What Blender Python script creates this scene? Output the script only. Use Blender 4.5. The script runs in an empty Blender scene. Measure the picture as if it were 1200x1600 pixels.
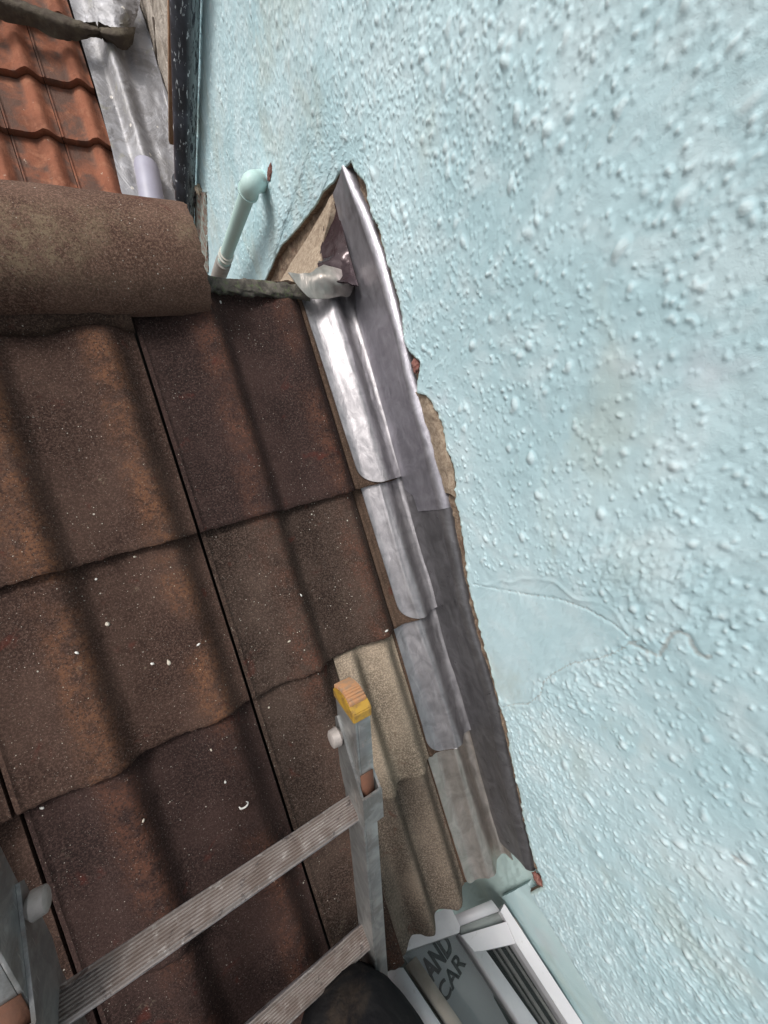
import bpy, bmesh, math, random
import numpy as np
from mathutils import Vector, Matrix, noise as mnoise
rad = math.radians
random.seed(4)
rng = np.random.default_rng(11)
C = bpy.context.scene.collection
scn = bpy.context.scene

# ------------------------------------------------------------------ camera and frame
F = 577.0                       # focal length in photo pixels (photo 1200 x 1600)
KD = 0.68                       # camera to roof plane, metres
def unit(v):
    v = np.array(v, float); return v / np.linalg.norm(v)
h_ = unit((1639.4 - 600, 469.5 - 800, F))
s_ = unit((2564 - 600, 7984 - 800, F)); s_ = unit(s_ - h_ * (h_ @ s_))
n_ = unit(np.cross(s_, h_))
if n_[2] > 0: n_ = -n_
PITCH = rad(14)
v_ = math.sin(PITCH) * s_ - math.cos(PITCH) * n_
Xc, Zc = h_, -v_
Yc = np.cross(Zc, Xc)
M = np.array([Xc, Yc, Zc])      # world = M @ camera(x right, y down, z forward)
OFF = np.array([0.0, 0.0, 5.2])
U, W_, N_ = M @ h_, -(M @ s_), M @ n_    # roof axes: u to the wall, w up the slope, t off the roof
def roofP(u, w, t): return OFF + u * U + w * W_ + (t - KD) * N_
BASE = Matrix([[U[i], W_[i], N_[i], (OFF - KD * N_)[i]] for i in range(3)] + [[0, 0, 0, 1]])
def ray(x, y): return M @ (np.array([x - 600.0, y - 800.0, F]) / F)
def px_t(x, y, t=0.0):
    r = ray(x, y); k = -(KD - t) / (N_ @ r); P = r * k
    return (P @ U, P @ W_)
def px_u(x, y, u=0.42):
    r = ray(x, y); P = r * (u / (r @ U))
    return (P @ W_, P @ N_ + KD)

cam_d = bpy.data.cameras.new('camera'); cam = bpy.data.objects.new('camera', cam_d); C.objects.link(cam)
cam_d.sensor_fit = 'HORIZONTAL'; cam_d.sensor_width = 36.0; cam_d.lens = F / 1200 * 36.0
cam_d.clip_start = 0.01; cam_d.clip_end = 500
cx, cy, cz = M @ np.array([1, 0, 0]), M @ np.array([0, -1, 0]), M @ np.array([0, 0, -1])
cam.matrix_world = Matrix([[cx[i], cy[i], cz[i], OFF[i]] for i in range(3)] + [[0, 0, 0, 1]])
scn.camera = cam

# ------------------------------------------------------------------ sky, sun, exposure
world = bpy.data.worlds.new('World'); scn.world = world; world.use_nodes = True
wn = world.node_tree; wn.nodes.clear()
SUN_EL, SUN_AZ = rad(50), rad(-52)       # azimuth measured from +Y towards +X
sky = wn.nodes.new('ShaderNodeTexSky'); sky.sky_type = 'NISHITA'; sky.sun_disc = False
sky.sun_elevation = SUN_EL; sky.sun_rotation = SUN_AZ; sky.dust_density = 6.0; sky.air_density = 1.6; sky.ozone_density = 1.0
hs = wn.nodes.new('ShaderNodeHueSaturation'); hs.inputs['Saturation'].default_value = 0.22
bg = wn.nodes.new('ShaderNodeBackground'); bg.inputs['Strength'].default_value = 0.12
wo = wn.nodes.new('ShaderNodeOutputWorld')
wn.links.new(sky.outputs[0], hs.inputs['Color']); wn.links.new(hs.outputs[0], bg.inputs[0]); wn.links.new(bg.outputs[0], wo.inputs[0])
sd = bpy.data.lights.new('sun', 'SUN'); sd.energy = 1.7; sd.angle = rad(16); sd.color = (1.0, 0.95, 0.9)
sun = bpy.data.objects.new('sun', sd); C.objects.link(sun)
sdir = Vector((math.sin(SUN_AZ) * math.cos(SUN_EL), math.cos(SUN_AZ) * math.cos(SUN_EL), math.sin(SUN_EL)))
sun.rotation_euler = sdir.to_track_quat('Z', 'Y').to_euler(); sun.location = (0, 0, 30)
scn.view_settings.view_transform = 'Standard'; scn.view_settings.look = 'None'
scn.view_settings.gamma = 1.0; scn.view_settings.use_curve_mapping = False
scn.view_settings.exposure = 0.2
scn.render.engine = 'CYCLES'
scn.render.resolution_x = 768; scn.render.resolution_y = 1024

# ------------------------------------------------------------------ material helpers
class NT:
    def __init__(s, name):
        s.m = bpy.data.materials.new(name); s.m.use_nodes = True
        s.t = s.m.node_tree; s.t.nodes.clear()
        s.out = s.n('ShaderNodeOutputMaterial'); s.b = s.n('ShaderNodeBsdfPrincipled')
        s.l(s.b.outputs[0], s.out.inputs[0])
        s.tc = s.n('ShaderNodeTexCoord'); s.oi = s.n('ShaderNodeObjectInfo')
        ad = s.n('ShaderNodeVectorMath', operation='MULTIPLY_ADD')
        s.l(s.oi.outputs['Random'], ad.inputs[0]); ad.inputs[1].default_value = (9, 7, 5)
        s.l(s.tc.outputs['Object'], ad.inputs[2]); s.co = ad.outputs[0]
    def n(s, k, **kw):
        nd = s.t.nodes.new(k)
        for a, b in kw.items(): setattr(nd, a, b)
        return nd
    def l(s, a, b): s.t.links.new(a, b)
    def setv(s, sock, v):
        if hasattr(v, 'is_output'): s.l(v, sock)
        else: sock.default_value = v
    def noise(s, scale, detail=4, rough=.55, dist=0, co=None):
        nd = s.n('ShaderNodeTexNoise'); nd.inputs['Scale'].default_value = scale
        nd.inputs['Detail'].default_value = detail; nd.inputs['Roughness'].default_value = rough; nd.inputs['Distortion'].default_value = dist
        s.l(co or s.co, nd.inputs['Vector']); return nd.outputs[0]
    def vor(s, scale, feat='F1', rnd=1.0, co=None):
        nd = s.n('ShaderNodeTexVoronoi', feature=feat); nd.inputs['Scale'].default_value = scale
        nd.inputs['Randomness'].default_value = rnd
        s.l(co or s.co, nd.inputs['Vector']); return nd
    def stretch(s, sc, co=None):
        nd = s.n('ShaderNodeVectorMath', operation='MULTIPLY'); s.l(co or s.co, nd.inputs[0]); nd.inputs[1].default_value = sc
        return nd.outputs[0]
    def ramp(s, v, a, b, smooth=True):
        nd = s.n('ShaderNodeMapRange'); nd.interpolation_type = 'SMOOTHSTEP' if smooth else 'LINEAR'
        s.l(v, nd.inputs[0]); nd.inputs[1].default_value = a; nd.inputs[2].default_value = b
        return nd.outputs[0]
    def math(s, op, a, b=0.0, c=None):
        nd = s.n('ShaderNodeMath', operation=op); s.setv(nd.inputs[0], a); s.setv(nd.inputs[1], b)
        if c is not None: s.setv(nd.inputs[2], c)
        return nd.outputs[0]
    def mix(s, f, a, b, mode='MIX'):
        nd = s.n('ShaderNodeMix', data_type='RGBA', blend_type=mode)
        s.setv(nd.inputs[0], f)
        for i, v in ((6, a), (7, b)):
            s.setv(nd.inputs[i], v if hasattr(v, 'is_output') else (*v, 1))
        return nd.outputs[2]
    def attr(s, name):
        nd = s.n('ShaderNodeAttribute', attribute_name=name); return nd.outputs['Fac']
    def base(s, v): s.setv(s.b.inputs['Base Color'], v if hasattr(v, 'is_output') else (*v, 1))
    def set(s, **kw):
        for k, v in kw.items(): s.setv(s.b.inputs[k.replace('_', ' ')], v)
    def bump(s, hgt, strength=.5, dist=.001, prev=None):
        nd = s.n('ShaderNodeBump'); nd.inputs['Strength'].default_value = strength; nd.inputs['Distance'].default_value = dist
        s.l(hgt, nd.inputs['Height'])
        if prev: s.l(prev, nd.inputs['Normal'])
        s.l(nd.outputs[0], s.b.inputs['Normal']); return nd.outputs[0]

def mat_tile(name, dark, mid, rust, rust_amt=1.0, specks=1.0, lichen=(.16, .13, .10), lich_amt=.5):
    g = NT(name)
    big = g.noise(9, 5, .6); med = g.noise(45, 5, .65); fine = g.noise(330, 4, .8)
    c = g.mix(g.ramp(big, .35, .68), dark, mid)
    c = g.mix(g.math('MULTIPLY', g.ramp(fine, .46, .60), .70), c, tuple(x * 1.8 for x in mid))
    # worn rust-coloured crests
    cr = g.attr('crest')
    f = g.math('MULTIPLY', g.math('MULTIPLY', g.ramp(cr, .25, 1.0), g.ramp(g.noise(7, 3, .5, .4), .34, .56)), rust_amt)
    f = g.math('MULTIPLY', f, g.ramp(med, .30, .62)); f = g.math('MULTIPLY', f, g.ramp(g.noise(240, 4, .8), .38, .56))
    c = g.mix(f, c, rust)
    # reddish stain
    c = g.mix(g.math('MULTIPLY', g.ramp(g.noise(22, 4, .6, .6), .62, .74), .55), c, (.085, .022, .016))
    # pale lichen patches broken up
    lp = g.math('MULTIPLY', g.ramp(g.noise(14, 5, .65, .3), .64, .72), g.ramp(g.noise(260, 3, .7), .47, .6))
    c = g.mix(g.math('MULTIPLY', lp, lich_amt), c, lichen)
    # sand grain
    vs = g.vor(520); c = g.mix(g.math('MULTIPLY', g.ramp(vs.outputs['Distance'], .32, .1), .30), c, tuple(min(1, x * 3.0) for x in mid))
    # white specks
    for sc, th in ((150, .10), (60, .055), (27, .035)):
        v = g.vor(sc); m = g.math('LESS_THAN', v.outputs['Distance'], th)
        keep = g.math('MULTIPLY', g.math('GREATER_THAN', v.outputs['Color'], .52), g.ramp(g.noise(11, 3, .6, .3), .42, .60))
        c = g.mix(g.math('MULTIPLY', g.math('MULTIPLY', m, keep), .85 * specks), c, (.52, .49, .43))
    v = g.vor(420); c = g.mix(g.math('MULTIPLY', g.math('MULTIPLY', g.math('LESS_THAN', v.outputs['Distance'], .2), g.math('GREATER_THAN', v.outputs['Color'], .7)), .5 * specks), c, (.35, .30, .26))
    g.base(c); g.set(Roughness=.92)
    g.b.inputs['Specular IOR Level'].default_value = .10
    b1 = g.bump(g.noise(520, 4, .8), .8, .0016)
    b2 = g.bump(g.noise(120, 4, .7), .35, .002, b1)
    return g.m

def mat_simple(name, col, rough=.6, metal=0.0, var=None, vscale=20, bump=None, bscale=200, bdist=.001, spec=.5, amt=.6, detail=5, dist=.3):
    g = NT(name)
    if var is not None:
        g.base(g.mix(g.math('MULTIPLY', g.ramp(g.noise(vscale, detail, .6, dist), .35, .68), amt), col, var))
    else: g.base(col)
    g.set(Roughness=rough, Metallic=metal); g.b.inputs['Specular IOR Level'].default_value = spec
    if bump: g.bump(g.noise(bscale, 4, .65), bump, bdist)
    return g.m

def mat_lead(name, a, b, rough=(.28, .5), metal=.85, strk=.6):
    g = NT(name)
    st = g.noise(1, 6, .65, .8, co=g.stretch((70, 16, 40)))
    sm = g.noise(24, 5, .6, 1.2)
    c = g.mix(g.ramp(sm, .3, .7), a, b)
    c = g.mix(g.math('MULTIPLY', g.ramp(st, .52, .72), strk), c, tuple(min(1, x * 1.45) for x in b))
    c = g.mix(g.math('MULTIPLY', g.ramp(g.noise(60, 5, .7, 2.0), .6, .75), .35), c, tuple(x * .55 for x in a))
    v = g.vor(140); c = g.mix(g.math('MULTIPLY', g.math('LESS_THAN', v.outputs['Distance'], .05), .6), c, (.7, .68, .64))
    g.base(c); g.set(Metallic=metal)
    mr = g.n('ShaderNodeMapRange'); g.l(g.noise(38, 5, .7, .6), mr.inputs[0]); mr.inputs[1].default_value = .3; mr.inputs[2].default_value = .7
    mr.inputs[3].default_value = rough[0]; mr.inputs[4].default_value = rough[1]; g.l(mr.outputs[0], g.b.inputs['Roughness'])
    b1 = g.bump(g.noise(1, 4, .6, .5, co=g.stretch((60, 22, 30))), .35, .004)
    g.bump(g.noise(260, 4, .7), .12, .0008, b1)
    return g.m

M_tile = mat_tile('concrete_tile', (.030, .0180, .0145), (.060, .037, .029), (.170, .080, .044), lichen=(.24, .20, .15), lich_amt=.9)
M_tile_plum = mat_tile('plum_concrete_tile', (.020, .0130, .0118), (.040, .0245, .0215), (.105, .048, .032), specks=.9)
M_tile_dust = mat_tile('dusty_concrete_tile', (.024, .0160, .0130), (.060, .041, .033), (.125, .050, .032), rust_amt=.7, specks=1.3)
M_tile_plain = mat_tile('plain_concrete_tile', (.052, .034, .025), (.085, .056, .041), (.12, .07, .045), rust_amt=.3, specks=.35, lich_amt=.2)
M_tile_sand = mat_tile('sand_concrete_tile', (.13, .105, .080), (.26, .210, .160), (.30, .235, .17), rust_amt=.4, specks=.2, lichen=(.07, .055, .04), lich_amt=.8)
M_tile_tan = mat_tile('tan_concrete_tile', (.070, .056, .045), (.145, .116, .092), (.18, .14, .105), rust_amt=.5, specks=.5, lich_amt=.2)
M_ridge = mat_tile('ridge_concrete', (.070, .040, .030), (.130, .080, .060), (.22, .165, .11), rust_amt=.9, specks=1.0, lichen=(.22, .19, .14), lich_amt=.5)
def mat_orange():
    g = NT('orange_clay')
    c = g.mix(g.ramp(g.noise(3.2, 5, .65, .4), .36, .64), (.17, .066, .040), (.27, .105, .062))
    c = g.mix(g.math('MULTIPLY', g.ramp(g.noise(8, 5, .7, .3), .50, .66), .6), c, (.34, .155, .095))
    pan = g.math('SUBTRACT', 1.0, g.ramp(g.attr('crest'), .0, .5))
    c = g.mix(g.math('MULTIPLY', g.math('MULTIPLY', pan, g.ramp(g.noise(4.5, 5, .65, .4), .40, .58)), .85), c, (.095, .066, .055))
    c = g.mix(g.math('MULTIPLY', g.ramp(g.noise(11, 4, .7, 1.2), .66, .71), .8), c, (.42, .33, .26))
    c = g.mix(g.math('MULTIPLY', g.ramp(g.noise(60, 3, .7), .55, .7), .5), c, (.14, .06, .04))
    c = g.mix(g.attr('rim'), c, (.10, .038, .018))
    g.base(c); g.set(Roughness=.9); g.b.inputs['Specular IOR Level'].default_value = .2
    b1 = g.bump(g.noise(90, 4, .7), .6, .006); g.bump(g.noise(16, 4, .7), .4, .02, b1); return g.m
M_orange = mat_orange()

# ------------------------------------------------------------------ object helpers
def tag(o, label=None, cat=None, group=None, kind=None):
    if label: o['label'] = label
    if cat: o['category'] = cat
    if group: o['group'] = group
    if kind: o['kind'] = kind
    return o
def empty(name, mw, label=None, cat=None, group=None):
    o = bpy.data.objects.new(name, None); C.objects.link(o); o.matrix_world = mw; o.empty_display_size = .02
    return tag(o, label, cat, group)
def T(u, w, t): return BASE @ Matrix.Translation((u, w, t))
def link(name, me, mats, parent=None, mw=None, smooth=True):
    for m in (mats if isinstance(mats, (list, tuple)) else [mats]): me.materials.append(m)
    if smooth: me.polygons.foreach_set('use_smooth', [True] * len(me.polygons))
    o = bpy.data.objects.new(name, me); C.objects.link(o)
    if parent is not None: o.parent = parent
    if mw is not None: o.matrix_world = mw if parent is None else o.matrix_world
    return o
def mesh_vf(name, V, Fc):
    me = bpy.data.meshes.new(name); me.from_pydata([tuple(v) for v in V], [], [tuple(f) for f in Fc]); me.update(); return me
def sharp(me, deg=40):
    bm = bmesh.new(); bm.from_mesh(me); bmesh.ops.recalc_face_normals(bm, faces=bm.faces)
    for e in bm.edges:
        if len(e.link_faces) == 2 and e.calc_face_angle(0) > rad(deg): e.smooth = False
    bm.to_mesh(me); bm.free()
def slab_mesh(name, P, Q, deg=40):
    """closed sheet between point grid P (top) and Q (bottom), both (nx,ny,3)"""
    nx, ny, _ = P.shape
    V = np.concatenate([P.reshape(-1, 3), Q.reshape(-1, 3)]); k = nx * ny
    i, j = np.meshgrid(np.arange(nx - 1), np.arange(ny - 1), indexing='ij'); a = (i * ny + j).ravel()
    top = np.stack([a, a + ny, a + ny + 1, a + 1], 1); bot = top[:, ::-1] + k
    fs = [top, bot]
    def side(ids):
        ids = np.array(ids); return np.stack([ids[:-1], ids[1:], ids[1:] + k, ids[:-1] + k], 1)
    fs.append(side([j for j in range(ny)])); fs.append(side([(nx - 1) * ny + j for j in range(ny)][::-1]))
    fs.append(side([i * ny for i in range(nx)][::-1])); fs.append(side([i * ny + ny - 1 for i in range(nx)]))
    me = mesh_vf(name, V, np.concatenate(fs)); sharp(me, deg); return me
def set_attr(me, name, vals):
    a = me.attributes.new(name, 'FLOAT', 'POINT'); a.data.foreach_set('value', np.asarray(vals, dtype=np.float32))
def box_bm(bm, c, s, rot=None, bev=0.0):
    r = bmesh.ops.create_cube(bm, size=1.0, matrix=Matrix.Translation(c) @ (rot or Matrix.Identity(4)) @ Matrix.Diagonal((*s, 1)))
    if bev:
        es = list({e for v in r['verts'] for e in v.link_edges})
        bmesh.ops.bevel(bm, geom=es, offset=bev, segments=2, affect='EDGES', profile=.6)
def bm_obj(name, bm, mats, parent=None, mw=None, deg=35):
    me = bpy.data.meshes.new(name); bm.to_mesh(me); bm.free(); sharp(me, deg)
    return link(name, me, mats, parent, mw)
def tube_bm(bm, pts, r, seg=20, cap=True):
    pts = [Vector(p) for p in pts]; rs = r if isinstance(r, (list, tuple)) else [r] * len(pts)
    rings = []; up = None
    for i, p in enumerate(pts):
        d = (pts[min(i + 1, len(pts) - 1)] - pts[max(i - 1, 0)]).normalized()
        if up is None: up = d.orthogonal().normalized()
        up = (up - d * up.dot(d)).normalized(); sd_ = d.cross(up)
        rings.append([bm.verts.new(p + (up * math.cos(2 * math.pi * k / seg) + sd_ * math.sin(2 * math.pi * k / seg)) * rs[i]) for k in range(seg)])
    for a, b in zip(rings, rings[1:]):
        for k in range(seg): bm.faces.new((a[k], a[(k + 1) % seg], b[(k + 1) % seg], b[k]))
    if cap: bm.faces.new(rings[0][::-1]); bm.faces.new(rings[-1])
def prism(bm, poly, d, z0=0.0):
    """poly: list of 3-D points; extruded by vector d"""
    d = Vector(d); a = [bm.verts.new(Vector(p)) for p in poly]; b = [bm.verts.new(Vector(p) + d) for p in poly]
    bm.faces.new(a); bm.faces.new(b[::-1]); n = len(poly)
    for i in range(n): bm.faces.new((a[i], b[i], b[(i + 1) % n], a[(i + 1) % n]))
def fbm(x, y, seed=0, oct=4):
    """smooth value noise for numpy arrays"""
    out = np.zeros(np.broadcast(x, y).shape); amp = 1.0; tot = 0
    for o in range(oct):
        xi = np.floor(x * 2**o).astype(np.int64); yi = np.floor(y * 2**o).astype(np.int64)
        fx = x * 2**o - xi; fy = y * 2**o - yi; fx = fx * fx * (3 - 2 * fx); fy = fy * fy * (3 - 2 * fy)
        def hsh(a, b):
            n = (a * 374761393 + b * 668265263 + (seed + o * 17) * 1442695041) & 0xffffffff
            n = ((n ^ (n >> 13)) * 1274126177) & 0xffffffff
            return ((n ^ (n >> 16)) & 0xffff) / 65535.0
        v = (hsh(xi, yi) * (1 - fx) + hsh(xi + 1, yi) * fx) * (1 - fy) + (hsh(xi, yi + 1) * (1 - fx) + hsh(xi + 1, yi + 1) * fx) * fy
        out += v * amp; tot += amp; amp *= .55
    return out / tot

# ------------------------------------------------------------------ the big blue wall
UW = 0.42          # plane of lead / stripped wall behind the render
UR = 0.408         # face of the render
g = NT('blue_render')
co = g.tc.outputs['Object']
big = g.noise(2.6, 4, .6, .3, co=co); med = g.noise(16, 5, .6, .4, co=co)
c = g.mix(g.ramp(big, .36, .64), (.395, .56, .61), (.50, .66, .71))
c = g.mix(g.math('MULTIPLY', g.ramp(med, .45, .7), .35), c, (.66, .75, .78))
c = g.mix(g.math('MULTIPLY', g.ramp(g.noise(3.3, 4, .6, .5, co=g.stretch((1, 1, 1.8), co)), .52, .68), .42), c, (.42, .46, .41))   # grey-green grime
c = g.mix(g.math('MULTIPLY', g.ramp(g.noise(5.1, 4, .6, .2, co=co), .62, .76), .45), c, (.58, .60, .66))            # chalky lilac
gr = g.attr('pebble')
c = g.mix(g.math('MULTIPLY', g.ramp(gr, .25, .9), .35), c, (.66, .73, .75))
fd = g.math('MULTIPLY', g.ramp(g.noise(70, 5, .75, .5, co=co), .60, .72), .30)
c = g.mix(fd, c, (.33, .39, .38))
c = g.mix(g.attr('edge'), c, (.46, .58, .51))
g.base(c); g.set(Roughness=.80); g.b.inputs['Specular IOR Level'].default_value = .22
b1 = g.bump(g.noise(340, 5, .8, co=co), .55, .0011)
g.bump(g.noise(900, 2, .6, co=co), .3, .0005, b1)
M_wall = g.m
g = NT('crumbly_mortar')
co = g.tc.outputs['Object']
c = g.mix(g.ramp(g.noise(60, 5, .7, co=co), .35, .65), (.15, .10, .07), (.30, .22, .155))
c = g.mix(g.math('MULTIPLY', g.ramp(g.noise(260, 4, .7, co=co), .5, .68), .6), c, (.42, .36, .29))
c = g.mix(g.math('MULTIPLY', g.ramp(g.noise(18, 4, .7, co=co), .58, .7), .6), c, (.16, .055, .035))
g.base(c); g.set(Roughness=.95)
b1 = g.bump(g.noise(220, 5, .8, co=co), 1.0, .003); M_mortar = g.m
g = NT('beige_cement')
c = g.mix(g.ramp(g.noise(130, 5, .7, .6), .35, .65), (.24, .175, .125), (.43, .345, .26))
c = g.mix(g.math('MULTIPLY', g.ramp(g.noise(420, 3, .7), .55, .7), .6), c, (.52, .45, .37))
g.base(c); g.set(Roughness=.95); g.bump(g.noise(300, 5, .8), .8, .002); M_cement = g.m

# lines traced along the wall: the cut edge of the render and the outer fold of the lead
CUT = [(545,256),(556,272),(566,286),(572,297),(574,318),(580,338),(592,362),(600,392),(606,420),(614,446),(622,470),(628,500),(630,528),(636,548),
       (646,556),(655,566),(654,580),(650,598),(652,614),(663,618),(673,628),(682,645),(691,664),(695,690),(700,712),(708,733),(711,758),(710,775),(708,784),(716,800),(720,830),(722,850),
       (727,880),(729,903),(735,930),(742,960),(748,985),(756,1015),(765,1045),(772,1075),(779,1100),(790,1135),(793,1165),(799,1195),(806,1225),(812,1255),(818,1285),(826,1315),(834,1345),(842,1362),(846,1383)]
cut_w = []; cut_t = []
for x, y in CUT:
    a, b = px_u(x, y, UR); cut_w.append(a); cut_t.append(b)
TRI = [(545,256),(528,272),(520,285),(503,303),(497,316),(483,333),(468,352),(455,368),(440,384),(430,402),(424,418),(415,437)]
tri_w = []; tri_t = []
for x, y in TRI:
    a, b = px_u(x, y, UR); tri_w.append(a); tri_t.append(b)
W1 = 0.745
wa, ta = px_u(946, 1600, UR); wb, tb = px_u(822, 1398, UR)
pts = [(-1.70, .46), (wa, ta), (wb, tb), (cut_w[-1] - .008, cut_t[-1] - .004)]
pts += list(zip(cut_w[::-1], cut_t[::-1]))
pts += [(w, t) for w, t in zip(tri_w[1:], tri_t[1:])] + [(W1 + .02, -.75)]
pts.sort(key=lambda q: q[0])
bw = np.array([q[0] for q in pts]); bt = np.array([q[1] for q in pts])
def bottom(w):
    j = (fbm(w * 90, w * 0 + 3.3, 5, 4) - .5) * .010
    return np.interp(w, bw, bt) + j * np.where((w > cut_w[-1]) & (w < .75), 1, .25)

# height maps of the pebble-dash (metres)
def splat(H, w0, t0, res, n, rmin, rmax, hk, dens=None, elong=1.4, seed=0, power=1.0):
    r_ = np.random.default_rng(seed); nw, nt = H.shape
    for _ in range(n):
        cw = r_.random() * nw; ct = r_.random() * nt
        if dens is not None and r_.random() > dens(w0 + cw * res, t0 + ct * res): continue
        rr = rmin + (rmax - rmin) * r_.random() ** 2.6
        el = 1 + (elong - 1) * r_.random() ** 2; an = r_.normal(.35, .6); hh = rr * hk * (.6 + .7 * r_.random())
        rp = int(rr * el * 1.9 / res) + 2
        i0, i1 = max(0, int(cw) - rp), min(nw, int(cw) + rp); j0, j1 = max(0, int(ct) - rp), min(nt, int(ct) + rp)
        if i1 <= i0 or j1 <= j0: continue
        X = (np.arange(i0, i1)[:, None] - cw) * res; Y = (np.arange(j0, j1)[None, :] - ct) * res
        a = X * math.cos(an) + Y * math.sin(an); b = -X * math.sin(an) + Y * math.cos(an)
        lump = 1 + .22 * np.sin(a / rr * 2.1 + cw) * np.cos(b / rr * 2.6 + ct)
        d2 = ((a / (rr * el)) ** 2 + (b / rr) ** 2) * lump
        k = np.clip(1 - d2 * .55, 0, 1) ** 1.7 * hh
        H[i0:i1, j0:j1] = np.maximum(H[i0:i1, j0:j1], k) + .25 * np.minimum(H[i0:i1, j0:j1], k)
A0, A1_, B0, B1 = -1.40, 1.46, -0.80, 0.72
res = .0015
nW, nTt = int((A1_ - A0) / res), int((B1 - B0) / res)
gw = A0 + np.arange(nW)[:, None] * res; gt = B0 + np.arange(nTt)[None, :] * res
def patch_mask(w, t):     # smooth trowelled patch beside the flashing
    pc = [px_u(*q, UR) for q in ((735,925),(860,905),(965,965),(985,1005),(900,1030),(850,1060),(840,1100),(785,1105))]
    return pc
PC = patch_mask(0, 0)
def in_poly(w, t, P):
    w = np.asarray(w, float); t = np.asarray(t, float); ins = np.zeros(np.broadcast(w, t).shape, bool); n = len(P)
    for i in range(n):
        (x1, y1), (x2, y2) = P[i], P[(i + 1) % n]
        cnd = ((y1 > t) != (y2 > t)) & (w < (x2 - x1) * (t - y1) / ((y2 - y1) + 1e-12) + x1); ins ^= cnd
    return ins
def blur(a, k):
    for _ in range(3):
        c_ = np.cumsum(np.pad(a, ((k + 1, k), (0, 0)), mode='edge'), 0); a = (c_[2*k+1:] - c_[:-2*k-1]) / (2*k+1)
        c_ = np.cumsum(np.pad(a, ((0, 0), (k + 1, k)), mode='edge'), 1); a = (c_[:, 2*k+1:] - c_[:, :-2*k-1]) / (2*k+1)
    return a
jw = (fbm(gw * 25, gt * 25, 2, 3) - .5) * .03; jt = (fbm(gw * 25, gt * 25, 3, 3) - .5) * .03
mask_raw = in_poly(gw + jw, gt + jt, PC).astype(float)
maskP = blur(mask_raw, 5)
BAND = [px_u(*q, UR) for q in ((790,1105),(845,1070),(850,1040),(905,1020),(985,995),(1050,985),(1040,1030),(960,1075),(890,1110),(860,1150),(880,1250),(905,1350),(880,1400),(850,1370),(810,1230))]
BAND2 = [px_u(*q, UR) for q in ((900,820),(1000,850),(1200,840),(1200,1000),(1090,1010),(1000,960),(930,900))]
BAND3 = [px_u(*q, UR) for q in ((905,1350),(1000,1400),(1110,1450),(1190,1600),(1200,1700),(900,1700),(830,1390))]
coarse = blur((in_poly(gw + jw * 2, gt + jt * 2, BAND) | in_poly(gw + jw * 2, gt + jt * 2, BAND3)).astype(float), 6)
trowel = blur(in_poly(gw + jw * 3, gt + jt * 3, BAND2).astype(float), 10)
peb = np.zeros((nW, nTt))
clump = fbm(gw * 7, gt * 7, 21, 3)
def dens_of(w, t):
    i = min(nW - 1, max(0, int((w - A0) / res))); j = min(nTt - 1, max(0, int((t - B0) / res)))
    d = .35 + 1.3 * max(0, clump[i, j] - .35)
    far = min(1, max(0, (w - .05) / .7)); d = d * (1 + .8 * far)
    return 0.02 if maskP[i, j] > .3 else d * (1 - .5 * trowel[i, j])
splat(peb, A0, B0, res, 115000, .0013, .0030, .70, dens_of, 1.4, 1)
splat(peb, A0, B0, res, 9500, .0024, .0062, .50, dens_of, 1.9, 2)
ci_ = lambda A, w, t: A[min(nW - 1, max(0, int((w - A0) / res))), min(nTt - 1, max(0, int((t - B0) / res)))]
splat(peb, A0, B0, res, 90000, .0014, .0034, .60, lambda w, t: 1.6 * ci_(coarse, w, t) + .12 * ci_(trowel, w, t) + .4 * (w > .62) * (t < .2), 1.5, 5)
H = peb.copy()
H += coarse * (fbm(gw * 60, gt * 60, 8, 3) - .35) * .0030
H += trowel * (fbm((gw + gt) * 60, (gt - gw) * 150, 9, 4) - .4) * .0048
H += (fbm(gw * 9, gt * 9, 10, 4) - .5) * .006 + (fbm(gw * 60, gt * 60, 12, 3) - .5) * .0011
H += (1 - coarse) * (1 - maskP) * (fbm(gw * 110, gt * 110, 14, 2) - .5) * .0006
# ridge left round the patch, and a few trowel flicks
edge_r = np.clip(1 - np.abs(blur(mask_raw, 3) - .5) * 3, 0, 1) * fbm(gw * 40, gt * 40, 33, 3)
H = H * (1 - maskP) + maskP * ((fbm(gw * 12, gt * 12, 15, 3) - .5) * .003 - .0006 + (fbm((gw + gt) * 40, (gt - gw) * 160, 16, 4) - .5) * .0016) + edge_r * .0020
peb_n = np.clip(peb / .0022, 0, 1)
def sampleH(Hm, w, t):
    x = np.clip((w - A0) / res, 0, nW - 1.001); y = np.clip((t - B0) / res, 0, nTt - 1.001)
    i = x.astype(int); j = y.astype(int); fx = x - i; fy = y - j
    return (Hm[i, j] * (1 - fx) + Hm[i + 1, j] * fx) * (1 - fy) + (Hm[i, j + 1] * (1 - fx) + Hm[i + 1, j + 1] * fx) * fy
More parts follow.
